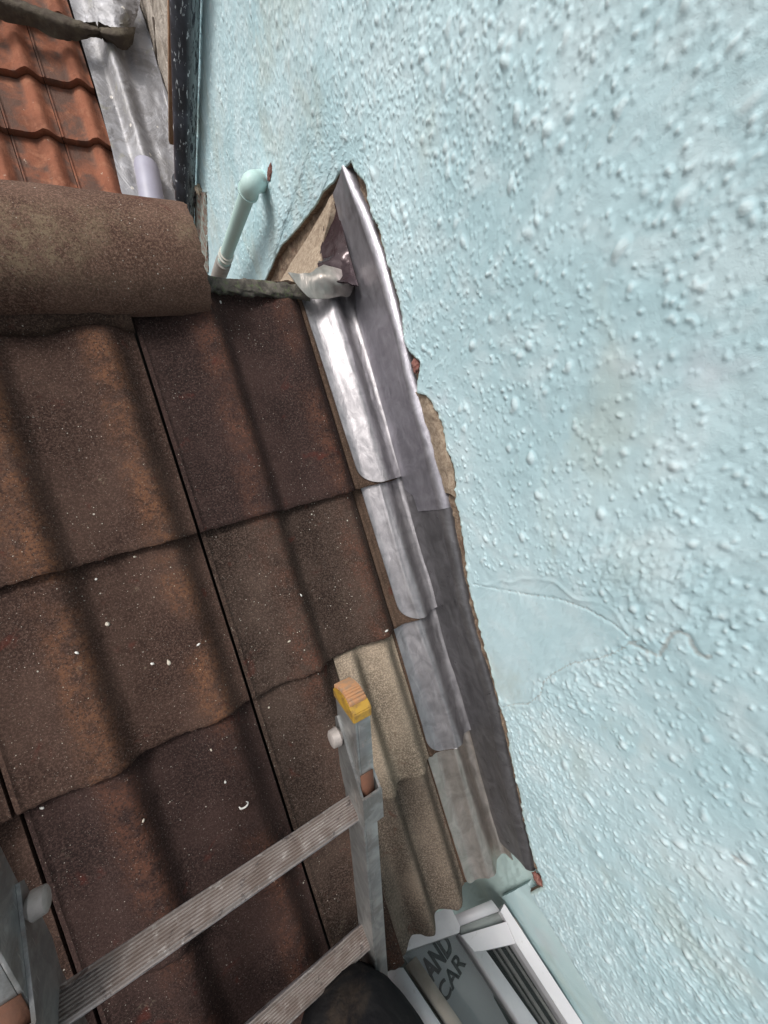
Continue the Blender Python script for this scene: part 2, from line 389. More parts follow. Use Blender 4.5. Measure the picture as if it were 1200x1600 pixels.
# hairline cracks as grooves traced on the wall
CRACKS = [[(785,1105),(800,1100),(825,1100),(845,1085),(850,1065),(868,1050),(895,1035),(930,1030),(960,1020),(985,1005),(1000,1000)],
          [(985,1003),(1030,1025),(1050,990),(1062,985),(1075,992),(1083,1008),(1090,1020),(1105,1028),(1112,1022)],
          [(740,912),(780,920),(830,930),(870,935),(915,950),(960,975),(990,1000)],
          [(850,1395),(872,1425)], [(1145,1338),(1165,1350)]]
groove = np.zeros((nW, nTt)); stainW = np.zeros((nW, nTt))
for ci, cr in enumerate(CRACKS):
    q = [px_u(*p, UR) for p in cr]
    for (wa_, ta_), (wb_, tb_) in zip(q, q[1:]):
        L = math.hypot(wb_ - wa_, tb_ - ta_); n = max(2, int(L / .0008))
        for k in range(n):
            f = k / n; w = wa_ + (wb_ - wa_) * f + random.gauss(0, .0006); t = ta_ + (tb_ - ta_) * f + random.gauss(0, .0006)
            i = int((w - A0) / res); j = int((t - B0) / res)
            wd = {0: .9, 1: 1.7, 2: .7, 3: .8, 4: 2.0}[ci]
            if ci == 1: wd = .5 + 1.5 * math.exp(-((p_ := (w - px_u(1088, 1015, UR)[0]) / .03)) ** 2)
            rr = 4
            X, Y = np.meshgrid(np.arange(-rr, rr + 1), np.arange(-rr, rr + 1), indexing='ij')
            kk = np.exp(-(X ** 2 + Y ** 2) / (wd ** 2))
            if 5 < i < nW - 6 and 5 < j < nTt - 6:
                groove[i-rr:i+rr+1, j-rr:j+rr+1] = np.maximum(groove[i-rr:i+rr+1, j-rr:j+rr+1], kk)
H -= groove * .0016

def axis(segs):
    out = []
    for a, b, st in segs:
        n = max(1, int(round(abs(b - a) / st))); out += list(np.linspace(a, b, n, endpoint=False))
    out.append(segs[-1][1]); return np.array(out)
def round_off(w, t):
    """the wall turns the corner towards the window reveal: smooth quarter-round"""
    # distance (in wall plane) above the line wa..wb
    dx, dy = wa - wb, ta - tb; L = math.hypot(dx, dy); nx_, ny_ = -dy / L, dx / L
    d = (w - wb) * nx_ + (t - tb) * ny_
    if (0.0 - wb) * nx_ + (.3 - tb) * ny_ < 0: d = -d
    R = .034
    k = np.clip(1 - d / R, 0, 1) * (w < wb + .05)
    return (1 - np.sqrt(np.clip(1 - (k * .93) ** 2, 0, 1))) * R * .9
wall = empty('house_wall', BASE, 'tall pale blue wall with lumpy rendered surface and a ragged slot cut for the flashing', 'wall')
def wall_piece(cols, rows01, bot, top, name, rim):
    Wg = cols[:, None] + 0 * rows01[None, :]
    bo = bot(cols)[:, None]; sp = np.maximum(.15, bo + .03); fr = rows01[None, :]; q_ = .36
    Tg = np.where(fr < q_, bo + (sp - bo) * fr / q_, sp + (top - sp) * (fr - q_) / (1 - q_))
    hgt = sampleH(H, Wg, Tg); pb = sampleH(peb_n, Wg, Tg)
    inside = ((Tg > B0 + .01)).astype(float); hgt = hgt * inside
    hgt = hgt + (1 - inside) * (fbm(Wg * 170, Tg * 170, 14, 3) - .5) * .004
    Ug = UR - hgt + round_off(Wg, Tg)
    if rim: # thin crumbling edge
        e = np.clip((Tg - bo) / .006, 0, 1); Ug = Ug + (1 - e) ** 2 * .003
    P = np.stack([Ug, Wg, Tg], -1)
    gv = sampleH(groove, Wg, Tg)
    ed = np.clip(1 - (Tg - bo) / .010, 0, 1) * (.6 if rim else 0)
    nx, ny = Wg.shape
    if rim:
        R1 = np.stack([np.full(nx, UW + .004), cols, bot(cols) - .001], -1)[:, None, :]
        P = np.concatenate([R1, P], 1); pb = np.concatenate([pb[:, :1] * 0, pb], 1); gv = np.concatenate([gv[:, :1] * 0, gv], 1); ed = np.concatenate([ed[:, :1], ed], 1); ny += 1
    me = bpy.data.meshes.new(name)
    i, j = np.meshgrid(np.arange(nx - 1), np.arange(ny - 1), indexing='ij'); a = (i * ny + j).ravel()
    q = np.stack([a, a + 1, a + ny + 1, a + ny], 1).astype(np.int32)
    me.vertices.add(nx * ny); me.vertices.foreach_set('co', P.reshape(-1).astype(np.float32))
    me.loops.add(q.size); me.loops.foreach_set('vertex_index', q.reshape(-1))
    me.polygons.add(len(q)); me.polygons.foreach_set('loop_start', np.arange(0, q.size, 4, dtype=np.int32))
    mi = ((j.ravel() == 0) & rim).astype(np.int32)
    me.update(calc_edges=True); me.polygons.foreach_set('material_index', mi)
    set_attr(me, 'pebble', pb.ravel()); set_attr(me, 'edge', ed.ravel()); set_attr(me, 'groove', gv.ravel())
    return link(name, me, [M_wall, M_mortar], wall)
t_a = M_wall.node_tree
# brown line in the cracks
gnt = t_a
at = gnt.nodes.new('ShaderNodeAttribute'); at.attribute_name = 'groove'
mx = gnt.nodes.new('ShaderNodeMix'); mx.data_type = 'RGBA'
bsdf = [n for n in gnt.nodes if n.type == 'BSDF_PRINCIPLED'][0]
old = bsdf.inputs['Base Color'].links[0].from_socket
mr_ = gnt.nodes.new('ShaderNodeMapRange'); mr_.inputs[1].default_value = .45; mr_.inputs[2].default_value = 1.0; mr_.inputs[4].default_value = .42
gnt.links.new(at.outputs['Fac'], mr_.inputs[0]); gnt.links.new(mr_.outputs[0], mx.inputs[0]); gnt.links.new(old, mx.inputs[6]); mx.inputs[7].default_value = (.25, .15, .10, 1); gnt.links.new(mx.outputs[2], bsdf.inputs['Base Color'])

cols = axis([(-1.70, -1.25, .006), (-1.25, .60, .0018), (.60, W1, .0022)])
rows = np.concatenate([np.linspace(0, .05, 14, endpoint=False), np.linspace(.05, 1, 620)])
rend = wall_piece(cols, rows, bottom, .74, 'render_coat', True)
# behind the ridge: the wall carries on down to the ground and up
def corner_w(t): return np.interp(t, [-5.6, -1.2, -.4, 0], [1.30, 1.385, 1.435, 1.45])
def far_piece():
    t = axis([(-5.3, -1.6, .1), (-1.6, -.79, .004), (-.79, .3, .0024), (.3, .74, .01)])
    f = np.linspace(0, 1, 300)
    Tg = t[None, :] + 0 * f[:, None]; Wg = (W1 - .005) + (corner_w(Tg) - W1 + .005) * f[:, None]
    hg = np.where(Tg > B0 + .01, sampleH(H, Wg, Tg), sampleH(H, Wg, -1.58 - Tg) if True else 0)
    hg = np.where(Tg < -1.5, 0, hg)
    edge_ = np.clip((corner_w(Tg) - Wg) / .03, 0, 1); hg = hg * edge_
    Ug = UR - hg + (1 - edge_) ** 2 * .012
    P = np.stack([Ug, Wg, Tg], -1); nx, ny = Wg.shape
    i, j = np.meshgrid(np.arange(nx - 1), np.arange(ny - 1), indexing='ij'); a = (i * ny + j).ravel()
    me = mesh_vf('render', P.reshape(-1, 3), np.stack([a, a + 1, a + ny + 1, a + ny], 1))
    pb = sampleH(peb_n, Wg, np.where(Tg > B0, Tg, -1.58 - Tg)); set_attr(me, 'pebble', pb.ravel()); set_attr(me, 'edge', np.zeros(nx * ny)); set_attr(me, 'groove', np.zeros(nx * ny))
    return link('render_coat', me, [M_wall], wall)
far_piece()
# masonry core behind the render
bm = bmesh.new()
box_bm(bm, (UW + .150, (1.38 - 1.0) / 2 - .0, -2.42), (.22, 2.36, 6.3))
bm_obj('masonry_core', bm, M_mortar, wall)
# stripped, crumbly strip that shows beside the lead
sw = axis([(cut_w[-1] + .004, .78, .004)]); st = axis([(-.55, .17, .004)])
Wg, Tg = np.meshgrid(sw, st, indexing='ij')
Ug = UW + .004 - (fbm(Wg * 60, Tg * 60, 40, 4) - .4) * .010
top_ = np.interp(Wg, np.array(sorted(cut_w)), np.array([x for _, x in sorted(zip(cut_w, cut_t))]))
P = np.stack([Ug, Wg, Tg], -1); Q = P + np.array([.008, 0, 0])
link('exposed_mortar', slab_mesh('exposed_mortar', P, Q, 80), M_mortar, wall)
# lower bit of rendered wall seen past the end of the flashing
def quad_patch(px4, u, nx=70, ny=50, amp=.004, thick=.02, name='render_coat', bul=0.012):
    c4 = [np.array(px_u(*q, u)) for q in px4]
    a = np.linspace(0, 1, nx)[:, None, None]; b = np.linspace(0, 1, ny)[None, :, None]
    G = (c4[0] * (1 - a) + c4[1] * a) * (1 - b) + (c4[3] * (1 - a) + c4[2] * a) * b
    Wg, Tg = G[..., 0], G[..., 1]
    Ug = u - (fbm(Wg * 60, Tg * 60, 70, 4) - .5) * amp * 2
    P = np.stack([Ug, Wg, Tg], -1); Q = P + np.array([thick, 0, 0])
    me = slab_mesh(name, P, Q, 60)
    n = len(me.vertices); set_attr(me, 'pebble', np.zeros(n)); set_attr(me, 'edge', np.ones(n) * .5); set_attr(me, 'groove', np.zeros(n))
    return link(name, me, M_wall, wall)
quad_patch(((856, 1330), (640, 1320), (600, 1500), (834, 1424)), .436, 150, 60)

# ------------------------------------------------------------------ near roof: tiles
def roll(x, c, hl, hr, Hh):
    d = np.where(x < c, (x - c) / hl, (x - c) / hr); return Hh * .5 * (1 + np.cos(np.pi * np.clip(d, -1, 1)))
def prof(x, cover=.30):
    k = cover / .30
    return roll(x, .112 * k, .078 * k, .034 * k, .024) + roll(x, .256 * k, .072 * k, .036 * k, .023)
def narrow(x, cover=0): return roll(x, .180, .036, .024, .026) + roll(x, .250, .044, .030, .026) + roll(x, .115, .03, .03, .012)
def cutprof(x, cover=0): return roll(x, .062, .044, .034, .022)
TH = .0125
def tile_mesh(name, x0, x1, Ln=.335, cover=.30, nx=None, ny=60, seed=0, head=None, pf=prof, tailcut=0.0, lift=.0, tailround=0.0, gauge=.292):
    nx = nx or max(8, int((x1 - x0) / .003))
    x = np.linspace(x0, x1, nx)[:, None]; y = (np.linspace(0, 1, ny) ** 1.3)[None, :] * Ln
    f = pf(x, cover)
    if head is not None: f = f * np.clip((head - y) / .030, 0, 1) ** .6
    X = x + 0 * y; Y = y + 0 * x
    jag = (fbm(x * 120, x * 0 + seed, seed, 4) - .5) * .0045 + (fbm(x * 20, x * 0 + seed, seed + 3, 2) - .5) * .004
    Y = Y + jag * np.clip(1 - y / .02, 0, 1) + tailround * (f / .027) * np.clip(1 - y / .05, 0, 1) * -1
    slope = .0165 * (1 - Y / gauge)
    rib = .0035 * np.clip(1 - np.abs(x - (x0 + .005)) / .004, 0, 1) if x0 == 0 else 0
    Z = f + slope + rib + lift + (fbm(X * 30, Y * 30, seed + 9, 3) - .5) * .0022
    er = np.clip(1 - y / .004, 0, 1) * .0022
    P = np.stack([X, Y, Z - er], -1)
    Q = np.stack([X, Y, Z - TH], -1)
    me = slab_mesh(name, P, Q, 48)
    cr = np.broadcast_to(f / .027, X.shape).ravel()
    set_attr(me, 'crest', np.concatenate([cr, cr]))
    return me
ROWS = [0.0, -.290, -.580, -.878]
COLS = {-1: -.582, 0: -.281, 1: .020}
GRP = 'interlocking concrete tiles of the near roof'
def put_tile(me, mat, u, w, label, t=0.0, rz=0.0):
    o = link('roof_tile', me, mat, None, T(u, w, t) @ Matrix.Rotation(rz, 4, 'Z'))
    return tag(o, label, 'roof tile', GRP)
gp = .0022
tiles = [
 # row 0 (top course)
 (0, 0, -.281 , 0, .2988, M_tile, .40, .350, 'large brown tile in the top course directly under the ridge tile, pale lichen blotches on it', 1),
 (0, 1, .020, 0, .2830, M_tile_plum, .42, .400, 'dark plum-brown tile in the top course beside the lead, with a rusty crest and bluish lower edge', 2),
 (0, -1, -.582, 0, .2988, M_tile, .40, .35, 'brown tile in the top course at the left edge of the photo, mostly out of frame', 3),
 # row 1
 (1, 0, -.281, 0, .2988, M_tile, .335, None, 'brown tile in the second course from the ridge with a broad rusty stripe down it', 4),
 (1, 1, .020, 0, .2830, M_tile_dust, .335, None, 'dusty dark tile in the second course with white specks and one bright red spot', 5),
 (1, -1, -.582, 0, .2988, M_tile, .335, None, 'brown tile at the left edge in the second course, ending in a double lip', 6),
 # row 2
 (2, 0, -.281, 0, .2988, M_tile_plum, .335, None, 'dark tile in the third course behind the upper ladder rung with a curly white shaving on it', 7),
 (2, -1, -.582, 0, .2988, M_tile, .335, None, 'brown tile of the third course beside the left ladder bracket', 8),
 # row 3
 (3, 0, -.281, 0, .2988, M_tile_plum, .335, None, 'very dark tile of the eaves course seen below the upper ladder rung', 9),
 (3, -1, -.582, 0, .2988, M_tile_plum, .335, None, 'dark tile of the eaves course at the bottom left corner behind the ladder stile', 10),
]
for r, cidx, u, a, b, mat, Ln, head, lab, sd_ in tiles:
    put_tile(tile_mesh('roof_tile', 0 if a == 0 else a, b - gp, Ln, seed=sd_, head=head), mat, u, ROWS[r], lab)
# narrower tiles against the wall
put_tile(tile_mesh('roof_tile', 0, .150, .335, seed=21), M_tile_dust, .020, ROWS[2], 'narrow dark speckled tile in the third course left of the ladder stile top')
put_tile(tile_mesh('roof_tile', .152, .2830, .335, seed=22, pf=narrow, head=.290), M_tile_sand, .020, ROWS[2], 'sandy yellow tile in the third course, the palest tile of the roof, beside the yellow ladder cap')
put_tile(tile_mesh('roof_tile', 0, .110, .335, seed=23), M_tile_dust, .020, ROWS[3], 'narrow dark tile in the eaves course left of the ladder stile')
put_tile(tile_mesh('roof_tile', .112, .2830, .335, seed=24, tailround=.004, pf=narrow), M_tile_tan, .020, ROWS[3], 'tan-brown tile at the eaves whose scalloped end overhangs the white window')
# cut strips of tile that run under the lead
for r, lab in enumerate(('brown cut strip of tile in the top course between the plum tile and the lead', 'brown cut strip of tile in the second course under the second lead piece',
                         'brown cut strip of tile in the third course under the third lead piece', 'brown cut strip of tile in the eaves course under the lowest lead piece')):
    me = tile_mesh('cut_tile', .0, .100, .335 if r else .40, seed=30 + r, pf=cutprof, tailround=.0)
    o = link('cut_tile', me, M_tile_plain, None, T(.3045, ROWS[r], .0)); tag(o, lab, 'roof tile', 'cut strips of tile along the flashing')
# sarking board below the tiles so that no light comes through the joints
bm = bmesh.new(); box_bm(bm, (-.25, -.24, -.040), (1.30, 1.26, .018))
tag(bm_obj('sarking_board', bm, mat_simple('sarking', (.02, .016, .013), .9), None, BASE), 'dark board under the tiles of the near roof', 'board')

# ridge tile
def ridge_mesh():
    n, m = 46, 60; r0 = .076
    x = np.linspace(0, .47, m)[:, None]; a = np.linspace(rad(-8), rad(188), n)[None, :]
    rr = r0 + (fbm(x * 14, a * 1.5, 3, 3) - .5) * .004
    rr = rr * (1 + .05 * np.cos(a) ** 4)
    chip = (fbm(a * 9, a * 0, 8, 4) - .5) * .008 * np.clip((x - .44) / .03, 0, 1)
    xe = np.clip((x - .45) / .02, 0, 1) ** 2 * .004
    X = x + chip + 0 * a; Yc_ = -np.cos(a) * rr * 1.03; Zc_ = np.sin(a) * (rr - xe) * .98
    P = np.stack([X, Yc_ + 0 * x, Zc_ + 0 * x], -1)
    rq = rr - .016; Q = np.stack([X, -np.cos(a) * rq * 1.03 + 0 * x, np.sin(a) * rq + 0 * x], -1)
    me = slab_mesh('ridge_tile', P, Q, 50)
    cr = (np.clip(np.sin(a + .35) * 1.0, 0, 1) ** 3 + 0 * x).ravel(); set_attr(me, 'crest', np.concatenate([cr, cr])); return me
o = link('ridge_tile', ridge_mesh(), M_ridge, None, T(-.335, .432, .018))
tag(o, 'big half-round brown ridge tile capping the top of the near roof at the left', 'ridge tile')
# bedding mortar below the ridge tile
x = np.linspace(-.55, .018, 150)[:, None]; y = np.linspace(0, 1, 24)[None, :]
front = .338 - np.clip(-prof((x + .281) % .3) + .006, 0, 1) * 1.2 + (fbm(x * 40, x * 0, 3, 3) - .5) * .006
P = np.stack([x + 0 * y, front + y * .16, np.maximum(prof((x + .281) % .30), .018) * (1 - .25 * y) + .012 * np.sqrt(np.clip(y * 8, 0, 1)) - .010 + (fbm(x * 60, y * 10, 5, 4) - .5) * .003], -1)
Q = P.copy(); Q[..., 2] = -.004
o = link('bedding_mortar', slab_mesh('bedding_mortar', P, Q, 60), mat_tile('mortar_brown', (.030, .019, .015), (.055, .036, .027), (.08, .05, .035), specks=.8), None, BASE)
set_attr(o.data, 'crest', np.zeros(len(o.data.vertices)))
tag(o, 'brown bedding mortar smeared under the front edge of the ridge tile', 'mortar')

# mossy dark capping along the roof's top edge
g = NT('mossy_slate'); c = g.mix(g.ramp(g.noise(50, 5, .7, .5), .35, .65), (.038, .032, .027), (.13, .115, .095))
c = g.mix(g.math('MULTIPLY', g.ramp(g.noise(110, 4, .7), .52, .66), .7), c, (.10, .13, .055)); g.base(c); g.set(Roughness=.85); g.bump(g.noise(150, 5, .7), .8, .003); M_moss = g.m
aL = px_t(322, 441, .020); aR = px_t(484, 458, .020)
y = np.linspace(0, 2 * math.pi, 21)[None, :]; x = np.linspace(0, 1, 90)[:, None]
cu = aL[0] - .06 + (aR[0] + .0 - aL[0] + .06) * x; cw = aL[1] + (aR[1] - aL[1]) * x + .004
rr = .0085 + (fbm(x * 22, y * 1.2, 4, 4) - .5) * .007
P = np.stack([cu + 0 * y, cw + np.sign(np.cos(y)) * np.abs(np.cos(y)) ** .5 * rr * 1.5, .014 + np.sign(np.sin(y)) * np.abs(np.sin(y)) ** .6 * rr * .8], -1)
V = P[:, :-1].reshape(-1, 3); nn = 20; Fc = []
for i in range(89):
    for k in range(nn): Fc.append((i * nn + k, i * nn + (k + 1) % nn, (i + 1) * nn + (k + 1) % nn, (i + 1) * nn + k))
Fc.append(tuple(range(nn))[::-1]); Fc.append(tuple(89 * nn + k for k in range(nn)))
o = link('capping_strip', mesh_vf('capping_strip', V, Fc), M_moss, None, BASE)
tag(o, 'dark mossy rounded capping along the top edge of the roof between ridge tile and lead', 'capping')
# back of the lean-to below the capping and the walls that carry the roof
M_brick = mat_simple('dull_masonry', (.13, .10, .085), .9, 0, (.22, .18, .15), 20, .8, 90, .004)
bm = bmesh.new()
def wv(u, w, z):  # world point below roof point
    p = roofP(u, w, 0); return Vector((p[0], p[1], z))
for (u0, w0, u1, w1) in ((-.90, .40, .40, .40), (-.90, -.86, .40, -.86), (-.88, .40, -.88, -.86)):
    a0, a1 = roofP(u0, w0, -.06), roofP(u1, w1, -.06)
    poly = [Vector((a0[0], a0[1], 0)), Vector((a1[0], a1[1], 0)), Vector(a1), Vector(a0)]
    d = Vector((0, -.10, 0)) if w0 > 0 and w1 > 0 else Vector((0, .10, 0)) if u0 != u1 else Vector((.10, 0, 0))
    prism(bm, poly, d)
tag(bm_obj('extension_wall', bm, M_brick), 'masonry walls below the near tiled roof', 'wall')
# ------------------------------------------------------------------ lead flashings
M_lead = mat_lead('bright_lead', (.26, .25, .262), (.38, .365, .38), (.40, .56), .8, .45)
M_lead_mid = mat_lead('grey_lead', (.29, .28, .31), (.40, .39, .43), (.34, .5), .8, .3)
M_lead_dark = mat_lead('dark_lead', (.13, .125, .132), (.21, .205, .215), (.26, .42), .68, .3)
M_lead_warm = mat_lead('tarnished_lead', (.36, .33, .30), (.52, .47, .43), (.32, .48), .85, .35)
LAB = ['topmost lead soaker beside the mitre flap, the longest and brightest of the four', 'second lead soaker from the top, its upper end tucked under the top course',
       'third lead soaker from the top beside the sandy tile, with creased shiny lower end', 'lowest lead soaker at the eaves, tarnished and warm grey']
LM = [M_lead, M_lead, M_lead, M_lead_warm]
UPX = [[(541,444),(631,731)], [(640,735),(684,941)], [(684,945),(728,1138)], [(728,1142),(773,1343)]]
LPX = [[(482,465),(548,690)], [(570,755),(612,905)], [(620,970),(658,1115)], [(675,1180),(724,1352)]]
def lead_piece(k):
    w0 = ROWS[k] + (.004 if k < 3 else -.004); w1 = ROWS[k] + (.398 if k == 0 else .312)
    def lft(w, tt): # left edge traced on the tile surface
        (xa, ya), (xb, yb) = LPX[k]; a = px_t(xa, ya, .028); b = px_t(xb, yb, .028)
        return a[0] + (b[0] - a[0]) * (w - a[1]) / (b[1] - a[1])
    ny = 90; nx = 64
    w = w0 + (w1 - w0) * (np.linspace(0, 1, ny) ** 1.5); R = .040 if k < 3 else .02
    uf = UW - .0040
    V = []; 
    P = np.zeros((nx, ny, 3))
    for j, ww in enumerate(w):
        ul = lft(ww, 0); d = ww - w0
        if d < R: ul += R - math.sqrt(max(0, R * R - (R - d) ** 2))
        wl = ww - ROWS[k]; base = .0165 * (1 - wl / .292) + .0048
        us = np.linspace(ul, uf, nx - 22)
        xx = us - .3045
        f = cutprof(xx) + (.0022 * np.clip(1 - np.abs(xx - .050 - .004 * math.sin(ww * 9)) / .005, 0, 1) if k else 0)
        foldr = np.clip((us - (uf - .010)) / .010, 0, 1) ** 2 * .006
        wr = (fbm(us * 55, us * 0 + ww * 14, 50 + k, 3) - .5) * (.004 if k in (0, 1) else .0055)
        lip = 0
        P[:nx - 22, j] = np.stack([us, us * 0 + ww, f + base + foldr + wr + lip], -1)
        z0 = P[nx - 23, j, 2]
        zz = np.linspace(z0 + .002, z0 + .020, 22)
        P[nx - 22:, j] = np.stack([uf + zz * 0, zz * 0 + ww, zz], -1)
    # tail edge follows slightly wavy line
    P[:, :, 1] += ((fbm(P[:, :, 0] * 25, P[:, :, 0] * 0, 80 + k, 2) - .5) * .006) * np.clip(1 - (P[:, :, 1] - w0) / .03, 0, 1)
    Q = P.copy(); Q[:nx - 22, :, 2] -= .0022; Q[nx - 22:, :, 0] += .0022; Q[nx - 23:nx - 20, :, 2] -= .0012
    o = link('lead_soaker', slab_mesh('lead_soaker', P, Q, 50), LM[k], None, BASE)
    tag(o, LAB[k], 'lead flashing', 'stepped lead soakers between tiles and blue wall')
for k in range(4): lead_piece(k)
# cover flashing on the wall, turned into the slot
OUT = [(547,257),(560,290),(574,322),(588,360),(602,400),(614,445),(626,490),(637,535),(647,580),(658,620),(667,655),(677,690),(690,740),(703,789),(712,835),(722,885),(731,930),(740,975),(753,1020),(766,1062),(779,1110),(790,1160),(802,1215),(814,1270),(825,1315),(834,1358)]
FLD = [(541,266),(549,288),(561,322),(574,362),(588,402),(601,446),(613,490),(624,535),(634,580),(644,622),(654,658),(663,692),(675,740),(687,789),(698,835),(708,885),(717,930),(727,975),(739,1020),(752,1062),(765,1110),(777,1160),(789,1215),(801,1270),(812,1315),(822,1352)]
ow = [px_u(*q, UW) for q in OUT]; fw = [px_u(*q, UW - .006) for q in FLD]
def interp_line(L, w):
    L = sorted(L); return np.interp(w, [a for a, b in L], [b for a, b in L])
def cover(name, wA, wB, lowf, mat, label, off=0.0, endcut=0.0, waves=.004, mitre=None):
    ny = 150; w = np.linspace(wA, wB, ny); cols_ = []
    prof_n = 30
    P = np.zeros((prof_n + 10, ny, 3))
    for j, ww in enumerate(w):
        tf = interp_line(fw, ww); to = max(interp_line(ow, ww), tf + .006); tl = min(lowf(ww), tf - .004)
        z = np.linspace(tl, tf, prof_n)
        s01 = (z - tl) / max(tf - tl, 1e-4)
        uu = UW - .0095 - off - .004 * np.exp(-((tf - z) / .012)) + (fbm(z * 28, z * 0 + ww * 9, 90, 3) - .5) * waves
        P[:prof_n, j] = np.stack([uu, z * 0 + ww, z], -1)
        ue = uu[-1]; a = np.linspace(0, 1, 10 + 1)[1:]
        P[prof_n:, j] = np.stack([ue + (UW + .004 - ue) * a ** 1.6, a * 0 + ww, tf + (to - tf) * np.sin(a * math.pi / 2)], -1)
    Q = P.copy(); Q[:, :, 0] += .0022; Q[prof_n:, :, 2] -= .0018
    o = link(name, slab_mesh(name, P, Q, 55), mat, None, BASE); tag(o, label, 'lead flashing', 'lead cover flashing dressed over the soakers'); return o
lowpx = [px_u(*q, UW - .006) for q in ((547,262),(521,300),(524,320),(540,375),(555,432))]
tipw = interp_line
lw = sorted(lowpx)
wtop = px_u(547, 259, UW - .006)[0]; wj = px_u(680, 795, UW)[0]
def low1(w):
    a = px_u(555, 432, UW - .006); b = px_u(521, 300, UW - .006); c_ = px_u(547, 259, UW - .006)
    if w < a[0]: return np.interp(w, [wj, wj + .035, wj + .05, a[0] - .06, a[0]], [.050, .046, .022, .018, a[1]])
    return np.interp(w, [a[0], b[0], b[0] + .012, max(c_[0], b[0] + .02)], [a[1], b[1], b[1] + .03, c_[1]])
wtop = max(wtop, px_u(521, 300, UW - .006)[0] - .004)
cover('cover_flashing', wj, wtop, low1, M_lead_mid, 'upper lead cover flashing on the blue wall, lilac grey and rising to a pointed tip')
cover('cover_flashing', px_u(832, 1356, UW)[0] - .004, wj + .035, lambda w: .016, M_lead_dark, 'lower lead cover flashing, nearly black, running down to the eaves', off=-.0028, waves=.007)

# mitre flap and dark gusset at the top of the flashing
def pt_t(x, y, t): u, w = px_t(x, y, t); return Vector((u, w, t))
def pt_u(x, y, u): w, t = px_u(x, y, u); return Vector((u, w, t))
def surf(name, rows_, mat, label, thick=.002, sub=3, wob=.003, seed=1):
    """rows_: list of equal-length lists of points, lofted smoothly"""
    G = np.array([[tuple(p) for p in r] for r in rows_], float)
    def up(A, n, ax):
        m = A.shape[ax]; x = np.linspace(0, m - 1, (m - 1) * n + 1); i = np.clip(x.astype(int), 0, m - 2); f = (x - i)
        sh = [1] * A.ndim; sh[ax] = -1; f = f.reshape(sh)
        take = lambda q: np.take(A, np.clip(q, 0, m - 1), axis=ax)
        p0, p1, p2, p3 = take(i - 1), take(i), take(i + 1), take(i + 2)
        return .5 * (2 * p1 + (p2 - p0) * f + (2 * p0 - 5 * p1 + 4 * p2 - p3) * f ** 2 + (3 * p1 - p0 - 3 * p2 + p3) * f ** 3)
    G = up(up(G, 8, 0), 8, 1)
    du = np.gradient(G, axis=0); dv = np.gradient(G, axis=1); nr = np.cross(du, dv); nr /= np.linalg.norm(nr, axis=-1, keepdims=True) + 1e-9
    camv = np.array([0, 0, KD]) - G
    sg = np.sign((nr * camv).sum(-1).mean()); nr *= sg
    G = G + nr * ((fbm(G[..., 0] * 50 + 5, G[..., 1] * 50 + 9, seed, 3) - .5) * wob)[..., None]
    o = link(name, slab_mesh(name, G, G - nr * thick, 50), mat, None, BASE); return tag(o, *label)
surf('mitre_flap', [[pt_t(450,426,.040), pt_t(465,446,.040), pt_t(481,463,.040), pt_t(494,467,.038)],
                    [pt_t(470,427,.040), pt_t(484,441,.043), pt_t(499,454,.040), pt_t(514,466,.036)],
                    [pt_t(486,426,.040), pt_t(501,436,.048), pt_t(516,448,.046), pt_t(532,463,.034)],
                    [pt_t(494,418,.036), pt_t(515,427,.054), pt_t(534,442,.054), pt_t(546,462,.034)],
                    [pt_t(506,414,.030), pt_t(522,417,.050), pt_t(545,428,.046), pt_t(556,435,.040)]],
     M_lead_warm, ('crumpled pale lead flap folded over the top corner of the roof', 'lead flashing'), seed=3, wob=.004)
M_gusset = mat_lead('glossy_dark_lead', (.030, .016, .019), (.045, .026, .030), (.12, .3), .35, .15)
surf('lead_gusset', [[pt_u(524,316,.413), pt_u(517,328,.408), pt_u(507,342,.400)],
                     [pt_u(536,360,.409), pt_u(520,370,.398), pt_u(502,382,.384)],
                     [pt_u(548,405,.406), pt_u(527,410,.384), pt_u(497,412,.360)],
                     [pt_u(560,446,.402), pt_u(536,442,.372), pt_u(500,430,.345)]],
     M_gusset, ('glossy dark purple lead gusset tucked behind the mitre at the top corner', 'lead flashing'), seed=8, wob=.012)
surf('cement_fillet', [[pt_u(521,303,.416), pt_u(515,309,.414), pt_u(512,318,.416)],
                       [pt_u(516,332,.400), pt_u(503,338,.404), pt_u(497,345,.414)],
                       [pt_u(503,385,.384), pt_u(487,376,.392), pt_u(476,378,.412)],
                       [pt_u(500,425,.350), pt_u(470,412,.376), pt_u(456,408,.408)],
                       [pt_u(478,446,.340), pt_u(450,438,.362), pt_u(437,440,.404)]],
     M_cement, ('beige sandy cement fillet filling the triangular hole beside the gusset', 'cement'), thick=.012, wob=.008, seed=5)

# rough cement in the hole beside the flashing
surf('cement_patch', [[pt_u(648,612,.417), pt_u(662,614,.4145), pt_u(676,626,.415)],
                      [pt_u(660,640,.417), pt_u(674,645,.411), pt_u(690,655,.413)],
                      [pt_u(670,680,.417), pt_u(684,680,.410), pt_u(697,690,.412)],
                      [pt_u(682,720,.417), pt_u(694,722,.411), pt_u(708,733,.413)],
                      [pt_u(697,770,.417), pt_u(704,772,.413), pt_u(713,778,.414)]],
     M_cement, ('rough grey-brown cement patch in the broken slot right of the flashing', 'cement'), thick=.010, wob=.010, seed=15)

